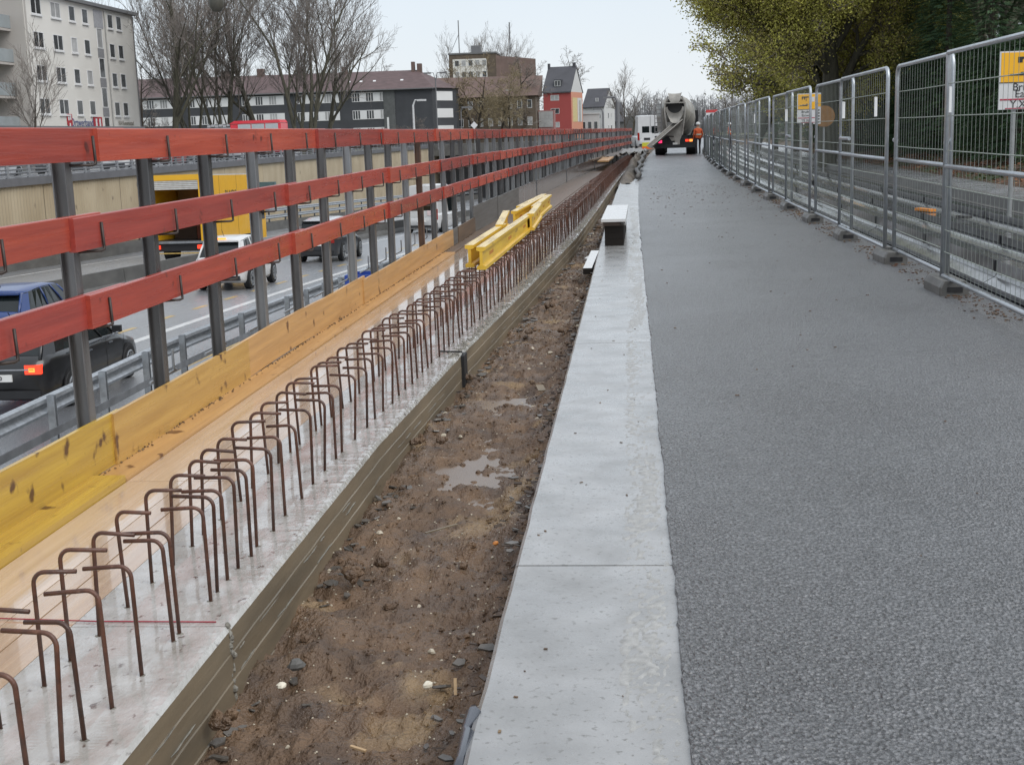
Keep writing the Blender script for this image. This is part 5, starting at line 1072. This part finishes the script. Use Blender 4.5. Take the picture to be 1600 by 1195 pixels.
q.add(vs, [(3*k, 3*k+1, 3*k+4, 3*k+3) for k in range(12)]+[(3*k, 3*k+2, 3*k+5, 3*k+3) for k in range(12)]); q.build('discharge_funnel', m_cr2, mt, smooth=True)
q = MB(); q.prism([(-.55, 1.95), (.58, 2.1), (.5, 1.4), (.28, .85), (-.22, .85), (-.42, 1.15)], .38, .46); q.build('rear_panel', m_cr2, mt)
MB().bb(-.02, .28, .30, .38, .55, 1.0).build('lower_plate', m_cr2, mt)
q = MB(); P0 = Vector((.30, .25, 2.12)); P1 = Vector((-1.50, -1.0, .62)); d_ = (P1-P0).normalized(); sd_ = d_.cross(Vector((0, 0, 1))).normalized(); n_ = sd_.cross(d_).normalized(); vs = []
for p in (P0, P0.lerp(P1, .5), P1):
    for k in range(9): a = math.pi*k/8; vs.append(p+sd_*.29*math.cos(a)-n_*.2*math.sin(a))
q.add(vs, [(r*9+k, r*9+k+1, (r+1)*9+k+1, (r+1)*9+k) for r in range(2) for k in range(8)]); ch = q.build('chute', m_chu, mt, smooth=True)
for s in (-1, 1): MB().tube([P0+sd_*s*.295, P1+sd_*s*.295], .03, 6).build('chute_rim', m_cr2, ch)
MB().tube([(-.1, .3, 1.1), P0.lerp(P1, .55)-n_*.17], .04, 6).build('chute_ram', m_trim, mt)
MB().bb(-1.22, 1.22, .25, .5, .42, .62).build('bumper', m_trim, mt); MB().bb(-1.18, -.5, .35, .6, .62, 1.02).build('lamp_board', m_trim, mt); MB().bb(.5, 1.18, .35, .6, .62, 1.02).build('lamp_board', m_trim, mt); MB().bb(-.5, .5, .45, .6, .62, 1.1).build('frame_end', m_trim, mt)
MB().bb(-.14, .14, .22, .25, .62, .74).build('number_plate', m_plate, mt)
MB().bb(-1.02, -.80, .31, .35, .74, .90).build('tail_lamp', mat('pink_lamp', (1, .03, .14), .3, emit=1.2, var=.1), mt)
for x in (.62, .86): MB().bb(x, x+.19, .31, .35, .78, .92).build('tail_lamp', m_redl if x < .7 else m_amb, mt)
q = MB(); q.bb(-1.25, -.75, 1.0, 8, .9, 1.15); q.bb(.75, 1.25, 1.0, 8, .9, 1.15); q.bb(-.75, .75, .6, 8, .7, 1.15); q.build('chassis', m_trim, mt)
for y in (1.5, 2.9, 6.6):
    for s in (-1, 1): wq = MB(); wq.lathe([(0, -.30), (.46, -.30), (.52, -.24), (.52, .24), (.46, .30), (0, .30)], 22, Matrix.Rotation(R(90), 4, 'Y')); wq.build('wheel', m_tyre, mt, loc=(s*.95, y, .52))
for s in (-1, 1): MB().bb(s*.62, s*1.26, .9, 3.6, 1.1, 1.16).build('mudguard', m_trim, mt)
MB().bb(-1.15, 1.15, 6.2, 8.2, 1.0, 3.0).build('cab', mat('cab_white', (.55, .56, .55), .4, coat=.3), mt)
q = MB(); q.bb(-1.25, -1.2, .5, .56, 1.3, 3.4); q.bb(-.85, -.8, .5, .56, 1.3, 3.4)
for k in range(8): q.bb(-1.2, -.85, .51, .55, 1.4+k*.27, 1.44+k*.27)
q.build('ladder', mat('ladder_grey', (.22, .21, .21), .5), mt)
MB().bb(-1.12, -.86, .62, 1.2, 2.35, 3.1).build('water_tank', mat('cab_white', (.55, .56, .55), .4), mt); MB().bb(-1.08, -.78, .62, 1.1, 1.45, 2.25).build('toolbox', m_cr2, mt)
MB().tube([(.95, 6.0, 1.3), (1.2, 6.0, 2.4), (1.2, 6.0, 3.3), (.9, 6.0, 3.4)], .05, 6).build('exhaust', m_pole, mt); MB().bb(1.12, 1.38, 5.9, 6.2, 1.7, 2.7).build('filter_housing', m_trim, mt)
MB().tube([(.9, .4, 1.0), (1.1, .4, 1.45), (1.55, .4, 1.38)], .06, 6).build('bent_pipe', m_trim, mt)
# white site van and notice board left of the truck
sv = make_car('site_van', 'white site van beyond the railing end, left of the mixer truck', 'van', paint('van_white', (.60, .60, .60)), 5.6, 2.05, 2.75, 3.6, kind='van', wr=.36, lit=False); sv.location = (1.2, 104, .01); sv.rotation_euler = (0, 0, R(6)); sv.scale = (1, 1, .92)
X, z = ony(1011, 218, 88); t = thing('notice_board', 'small white and yellow notice board beside the chute of the mixer truck', 'sign', (X, 88, 0)); MB().bb(-.33, .33, -.02, .02, z-.45, z+.42).build('board', m_wf, t); MB().bb(-.33, .33, -.03, -.02, z-.45, z-.20).build('yellow_strip', mat('lime_yellow', (.65, .62, .05), .5), t); MB().bb(-.2, .2, -.03, -.02, z-.05, z+.1).build('dark_print', m_ink, t); MB().bb(-.33, .33, -.028, .02, z-.62, z-.45).build('orange_strip', mat('signal_orange', (.85, .16, .02), .5), t)
for s in (-1, 1): MB().bb(s*.3-.02, s*.3+.02, .02, .05, 0, z+.4).build('post', m_pole, t)
X, z = ony(1112, 174, 120); t = thing('gantry_sign', 'long red and white sign high up behind the mixer truck', 'sign', (X, 120, 0)); MB().bb(-.5, .5, -.03, .03, z-.12, z+.12).build('sign_plate', mat('red_sign', (.6, .06, .06), .5), t); MB().bb(-.5, .5, -.03, .03, z-.34, z-.14).build('lower_plate', m_wf, t); MB().tube([(0, .06, 0), (0, .06, z)], .05, 6).build('post', m_pole, t)
# ---- people
def person(label, x, y, h=1.75, jac=(.6, .10, .025), rz=0, step=.12):
    me = bpy.data.meshes.new('body'); V = [(0, 0, .98), (0, .0, 1.2), (0, .01, 1.42), (0, .01, 1.54), (0, .03, 1.66), (0, .02, 1.76), (.12, 0, .92), (.13, step, .50), (.13, step*.6, .08), (.13, step*.6+.14, .04), (-.12, 0, .92), (-.13, -step*.4, .50), (-.13, -step, .08), (-.13, -step+.14, .04),
         (.19, 0, 1.42), (.27, .0, 1.15), (.24, .16, .93), (.23, .22, .86), (-.19, 0, 1.42), (-.27, -.02, 1.15), (-.25, .10, .92), (-.24, .15, .85)]
    Ed = [(0, 1), (1, 2), (2, 3), (3, 4), (4, 5), (0, 6), (6, 7), (7, 8), (8, 9), (0, 10), (10, 11), (11, 12), (12, 13), (2, 14), (14, 15), (15, 16), (16, 17), (2, 18), (18, 19), (19, 20), (20, 21)]
    Rr = [.15, .15, .16, .065, .10, .085, .10, .07, .055, .045, .10, .07, .055, .045, .08, .06, .045, .035, .08, .06, .045, .035]
    me.from_pydata(V, Ed, []); o = bpy.data.objects.new('person', me); C.objects.link(o); md = o.modifiers.new('s', 'SKIN'); o.modifiers.new('u', 'SUBSURF').levels = 1
    for i, r in enumerate(Rr): me.skin_vertices[0].data[i].radius = (r, r*.85)
    me.skin_vertices[0].data[0].use_root = True; bpy.context.view_layer.update()
    m2 = bpy.data.meshes.new_from_object(o.evaluated_get(bpy.context.evaluated_depsgraph_get())); bpy.data.objects.remove(o)
    t = thing('person', label, 'person', (x, y, .014), rz); k = h/1.82; t.scale = (k, k, k)
    m2.materials.clear()
    for m in (mat('work_jacket_orange', jac, .7, var=.1), mat('dark_trousers', (.03, .025, .03), .8), mat('skin', (.45, .26, .18), .6), m_trim): m2.materials.append(m)
    for p in m2.polygons:
        z = p.center.z; p.material_index = 3 if z < .10 else 1 if z < .95 and abs(p.center.x) < .2 else 2 if z > 1.50 or (z < .92) else 0; p.use_smooth = True
    link('body', m2, t); q = MB(); q.lathe([(.135, 1.72), (.12, 1.80), (.07, 1.86), (.0, 1.875)], 14, Matrix.Translation((0, .02, 0))); q.build('helmet', mat('helmet_white', (.7, .7, .68), .4), t, smooth=True)
    q = MB(); q.lathe([(.165, 1.10), (.17, 1.12), (.17, 1.16), (.165, 1.18)], 14); q.build('reflective_band', mat('reflective_band', (.6, .62, .5), .3), t)
    q = MB(); q.bb(-.01, .01, .115, .14, 1.64, 1.69); q.build('nose', mat('skin', (.45, .26, .18), .6), t); return t
person('worker in an orange jacket standing right of the mixer truck', ony(1091, 236, 76)[0], 76, 1.75, rz=.3)
person('worker in an orange jacket behind the far fence, left of two', 6.3, 100, 1.8, rz=2.0, step=.2); person('worker in an orange jacket behind the far fence, right of two', 7.35, 101, 1.75, rz=-1.7)
# ---- heap of soil and tarpaulins left of the truck
q = MB(); nx = 26; yl = []
y = 37.5
while y < 77: yl.append(y); y += .22
vs = []
for y in yl:
    t_ = min(1, (y-37.5)/3); x0 = WR(y)+.02; x1 = cS(y)+.02+.10*noise.noise((y*.6, 1, 1)); 
    for k in range(nx):
        u = k/(nx-1); x = x0+(x1-x0)*u; prof = math.sin(math.pi*u)**.6; h = (.10+.42*min(1, (y-37.5)/20))*t_*prof*(.8+.5*noise.noise((x*1.6, y*.5, 3)))+.07*noise.noise((x*5, y*2, 7))*prof+(1-prof)*-.12
        vs.append((x, y, h))
q.add(vs, [(r*nx+k, r*nx+k+1, (r+1)*nx+k+1, (r+1)*nx+k) for r in range(len(yl)-1) for k in range(nx-1)])
q.build('soil_heap', mat('grey_brown_heap', (.15, .125, .10), .7, col2=(.08, .065, .05), scale=2.5, bump=1, bscale=14, bdist=.04), smooth=True, kind='structure')
def sheet(name, label, cat, cx, cy, w_, l_, z, m, amp=.06, rz=0, seed=1):
    q = MB(); vs = []; n = 18
    for i in range(n+1):
        for j in range(n+1):
            u, v = i/n-.5, j/n-.5; e_ = max(abs(u), abs(v))*2; vs.append((u*w_*(1+.1*noise.noise((v*4, seed, 0))), v*l_, z-.25*max(0, e_-.7)+amp*noise.noise((u*5, v*7, seed))+amp*.5*noise.noise((u*13, v*15, seed))))
    q.add(vs, [(i*(n+1)+j, i*(n+1)+j+1, (i+1)*(n+1)+j+1, (i+1)*(n+1)+j) for i in range(n) for j in range(n)]); o = q.build(name, m, smooth=True, label=label, cat=cat); o.location = (cx, cy, 0); o.rotation_euler = (0, 0, rz)
    sm = o.modifiers.new('thick', 'SOLIDIFY'); sm.thickness = .02
m_tarp = mat('dirty_tarpaulin', (.26, .25, .235), .5, var=.5, scale=3, rough2=.3, bump=.4, bscale=12)
sheet('tarpaulin', 'crumpled grey tarpaulin on the heap below the chute', 'tarpaulin', .10, 66, 1.1, 7, .52, m_tarp, .16, -.05, 2)
sheet('tarpaulin', 'brown tarpaulin folded over the deck left of the heap', 'tarpaulin', -1.0, 62, 1.0, 10, .42, mat('brown_tarp', (.13, .10, .08), .5, var=.4, scale=3), .14, -.08, 5)
for lab, a, b, w_, z, m in [('long pale plank lying on the deck before the tarpaulins', (-1.55, 50), (-1.1, 62), .28, .42, m_bw), ('wide wooden board lying beside the pale plank', (-1.05, 50.5), (-.95, 58), .42, .36, m_ow)]:
    d = Vector((b[0]-a[0], b[1]-a[1])); MB().box((0, 0, 0), (w_, d.length, .05)).build('plank', m, loc=((a[0]+b[0])/2, (a[1]+b[1])/2, z), rot=(0, 0, -math.atan2(d.x, d.y)), label=lab, cat='plank')
q = MB(); pts = [(.25+cS(42+k*1.2)-.22+.08*math.sin(k), 40+k*1.2, .10+.03*k/3+.04*math.sin(k*2)) for k in range(28)]; q.tube(pts, .07, 8); q.build('hose', mat('hose_grey', (.12, .115, .11), .6), smooth=True, label='fat grey hose winding along the heap towards the truck', cat='hose')
# ---- yellow formwork beams resting on the bars
m_beam = mat('beam_yellow', (.72, .47, .05), .42, col2=(.60, .37, .04), scale=3, stretch=(6, .5, 6), rough2=.3, rnd=.06, spots=((.40, .25, .06), 3, .64))
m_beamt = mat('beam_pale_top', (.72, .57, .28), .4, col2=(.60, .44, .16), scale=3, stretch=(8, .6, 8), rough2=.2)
def beam(label, a, b, zb, tilt=0):
    a, b = Vector(a), Vector(b); d = b-a; Lb = d.length; t = thing('formwork_beam', label, 'beam', (a.x, a.y, zb), -math.atan2(d.x, d.y), 'yellow beams on the bars'); t.rotation_euler.x = tilt
    q = MB(); q.bb(-.0135, .0135, .002, Lb-.002, .04, .16); q.build('web', m_beam, t); q = MB(); q.prism([(-.04, 0), (.04, 0), (.04, .03), (.0135, .04), (-.0135, .04), (-.04, .03)], 0, Lb); q.build('flange', m_beam, t)
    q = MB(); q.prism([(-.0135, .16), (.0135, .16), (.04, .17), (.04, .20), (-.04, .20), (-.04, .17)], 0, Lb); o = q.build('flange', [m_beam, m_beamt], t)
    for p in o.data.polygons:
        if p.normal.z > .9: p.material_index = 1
    q = MB()
    for k in range(3): q.bb(.0136, .0150, .5+k*Lb/3, .5+k*Lb/3+.30, .085, .115)
    q.build('stamp', mat('orange_stamp', (.50, .20, .03), .6), t); return t
def beam_px(label, p, p2, zt=.54, dz=0):
    a = onz(p[0], p[1], zt); b_ = onz(p2[0], p2[1], zt+dz); beam(label, a, b_, zt-.2, math.atan2(dz, b_[1]-a[1]) if dz else 0)
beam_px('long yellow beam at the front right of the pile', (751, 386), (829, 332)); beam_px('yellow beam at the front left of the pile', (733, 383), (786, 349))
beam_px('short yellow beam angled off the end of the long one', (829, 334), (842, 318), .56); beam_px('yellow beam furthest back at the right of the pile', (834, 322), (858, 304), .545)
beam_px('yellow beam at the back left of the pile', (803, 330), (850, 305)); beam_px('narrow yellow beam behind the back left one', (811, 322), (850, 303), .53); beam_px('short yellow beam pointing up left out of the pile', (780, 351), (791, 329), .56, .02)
# ---- stack of timber on the slabs
st_ = thing('timber_stack', 'stack of black edged boards with a white top standing on the concrete slabs', 'timber stack', (-.235, 17.45, 0), R(-.5))
m_bb = mat('black_board_edge', (.016, .013, .011), .7, var=.3, scale=6, spec=.2); m_tb = mat('brown_board_face', (.10, .065, .05), .45, var=.3, scale=3, stretch=(6, 1, 6)); m_wb = mat('white_panel_top', (.60, .60, .60), .2, var=.1, scale=3, rough2=.35)
for k, (w_, h_, z, m) in enumerate([(.25, .085, .0, m_bb), (.25, .085, .087, m_bb), (.25, .085, .174, m_bb), (.29, .055, .262, m_tb)]): MB().box((0, 1.5, z+h_/2+.001), (w_, 3.0, h_)).build('board', m, st_)
q = MB(); q.box((-.005, 1.55, .338), (.32, 3.3, .036)); q.build('top_panel', [m_wb], st_); MB().box((.115, 1.5, .29), (.07, 3.0, .05)).build('side_batten', m_wb, st_)
X, Y = onz(911, 424, -.06); q = MB(); q.bb(0, .10, 0, 2.0, -.035, .035); o = q.build('plank', [m_wb, m_bb], loc=(X+.0, Y, -.06), rot=(0.01, 0, R(-1)), label='short white topped plank lying in the trench before the timber stack', cat='plank')
for p in o.data.polygons:
    if p.normal.z < .9: p.material_index = 1
X, Y = onz(930, 405, -.06); MB().box((0, 0, 0), (.12, .5, .015)).build('board_scrap', m_wb, loc=(X, Y+.3, -.05), rot=(.1, .3, -.3), label='broken white board scrap against the slab edge beside the plank', cat='board scrap')
cb = thing('plastic_crate', 'small blue plastic crate outside the toe boards', 'crate', (RX(13.4)-.36, 13.4, -.04)); m_bl = mat('crate_blue', (.03, .08, .38), .4, var=.1)
MB().bb(-.15, .15, -.2, .2, 0, .02).build('base', m_bl, cb)
for nm, a in (('side', (-.15, -.13, -.2, .2)), ('side', (.13, .15, -.2, .2)), ('end', (-.13, .13, -.2, -.18)), ('end', (-.13, .13, .18, .2))): MB().bb(a[0], a[1], a[2], a[3], .02, .17).build(nm, m_bl, cb)
# red road lamp and yellow marker seen between the posts
for nm, lab, px, py_, Y, c_, r in [('warning_lamp', 'small red warning lamp glimpsed between the railing posts', 755, 323, 62, (.75, .02, .04), .17), ('marker_beacon', 'small yellow marker glimpsed below the red warning lamp', 748, 340, 62, (.7, .7, .05), .13)]:
    X, z = ony(px, py_, Y); t = thing(nm, lab, 'lamp' if 'lamp' in nm else 'marker', (X, Y, zM(Y))); zz = z-zM(Y); MB().tube([(0, 0, 0), (0, 0, zz)], .03, 6).build('post', m_wf, t); q = MB(); q.lathe([(0, -r*1.2), (r, -r*.6), (r, r*.6), (0, r*1.2)], 12, Matrix.Translation((0, 0, zz))); q.build('head', mat(nm, c_, .4), t, smooth=True)
# ================================================================= yellow detour signs
m_sy = mat('sign_yellow', (.82, .42, .01), .35, var=.05); m_sw = mat('sign_white', (.60, .60, .60), .4, var=.05)
def detour(label, px, pyt, pyb, Y, w_, lines, k=1.0, tsz=.14):
    X, zt = ony(px, pyt, Y); _, zbm = ony(px, pyb, Y); h = zt-zbm; t = thing('detour_sign', label, 'road sign', (X, Y, 0), R(3)); ym = zbm+h*.47
    q = MB(); q.bb(0, w_, 0, .03, zbm, zt); q.build('sign_plate', m_sw, t); MB().bb(.02, w_-.02, -.004, -.001, ym, zt-.02).build('yellow_field', m_sy, t); MB().bb(.0, w_, -.005, -.001, ym-.012, ym).build('divider', m_ink, t)
    q = MB(); a = h
    q.bb(w_*.24, w_*.62, -.008, -.005, zt-h*.14, zt-h*.10); q.bb(w_*.24, w_*.30, -.008, -.005, zt-h*.20, zt-h*.14); q.bb(w_*.36, w_*.42, -.008, -.005, zt-h*.20, zt-h*.14); q.bb(w_*.47, w_*.50, -.008, -.005, zt-h*.26, zt-h*.14)
    q.bb(w_*.14, w_*.56, -.008, -.005, zt-h*.42, zt-h*.39); q.bb(w_*.28, w_*.34, -.008, -.005, zt-h*.39, zt-h*.36); q.bb(w_*.50, w_*.54, -.008, -.005, zt-h*.39, zt-h*.34); q.build('pictogram', m_ink, t)
    MB().bb(w_*.72, w_*.93, -.008, -.005, zt-h*.28, zt-h*.12).build('white_tag', m_sw, t)
    for i, s in enumerate(lines): lettering('lettering', s, tsz, m_ink, t, (w_*.5, -.003, ym-h*(.09+.12*i) if i < 2 else ym-h*.385), (R(90), 0, 0), .002)
    MB().bb(.02, w_-.02, -.006, -.001, ym-h*.31, ym-h*.285).build('red_line', mat('sign_red', (.45, .02, .06), .5), t); MB().bb(.10, w_-.02, -.006, -.001, ym-h*.46, ym-h*.445).build('red_line', mat('sign_red', (.45, .02, .06), .5), t)
    for x in (w_*.22, w_*.80): MB().tube([(x, .06, 0), (x, .06, zt-.05)], .035, 8).build('post', m_pole, t)
    return t
detour('large yellow and white detour sign behind the fence at the right edge', 1563, 81, 172, 20.5, 1.10, ['Bruibie Str.', 'Eatwolstr.', 'Y.X9-060 \u0414'], tsz=.155)
detour('smaller yellow and white sign behind the fence panels further back', 1246, 147, 193, 36, .48, ['Bruibie', 'Eatwol', 'YE 060'], tsz=.09)
X, z = ony(1271, 170, 37.5); t = thing('board_sign', 'narrow yellow and white board just behind the smaller yellow sign', 'road sign', (X, 37.5, 0)); MB().bb(0, .2, 0, .03, z-.42, z+.42).build('sign_plate', m_sw, t); MB().bb(0, .2, -.005, -.001, z+.05, z+.38).build('yellow_field', m_sy, t)
for k in range(5): MB().bb(.03, .17, -.005, -.001, z-.38+k*.08, z-.35+k*.08).build('print_line', m_ink, t)
MB().tube([(.1, .05, 0), (.1, .05, z)], .03, 6).build('post', m_pole, t)
X, z = ony(1288, 182, 39); t = thing('round_sign', 'faded orange round sign behind the overlapping fence panels', 'road sign', (X, 39, 0)); q = MB(); q.prism([(.30*math.cos(a), z+.30*math.sin(a)) for a in [k*6.283/24 for k in range(24)]], 0, .02); q.build('disc', mat('faded_orange', (.26, .12, .025), .6, var=.3, scale=6), t); MB().tube([(0, .05, 0), (0, .05, z)], .03, 6).build('post', m_pole, t)
# dirt flecks and scraps on the road
q = MB()
for _ in range(260):
    y = rd(3, 34) if random.random() < .35 else random.gauss(30, 5); x = rd(.3, 2.6)+cS(max(y, 1)); s = rd(.003, .009)*(1+.05*abs(y))
    if y < 2: continue
    q.box((x, y, .017), (s*rd(.6, 2.2), s, s*.4), rz=rd(0, 3.1))
q.build('road_flecks', m_soil, kind='stuff', label='dark flecks of dirt scattered over the wet asphalt', cat='dirt')
q = MB()
for k in range(36):
    y = 2.4+15*random.random()**1.4; x = rd(-.38, .02); s = rd(.003, .008); q.box((x, y, .002), (s*rd(1, 3), s, s*.4), rz=rd(0, 3.1))
q.build('slab_flecks', m_soil, kind='stuff', label='small dark crumbs on the concrete slabs', cat='dirt')
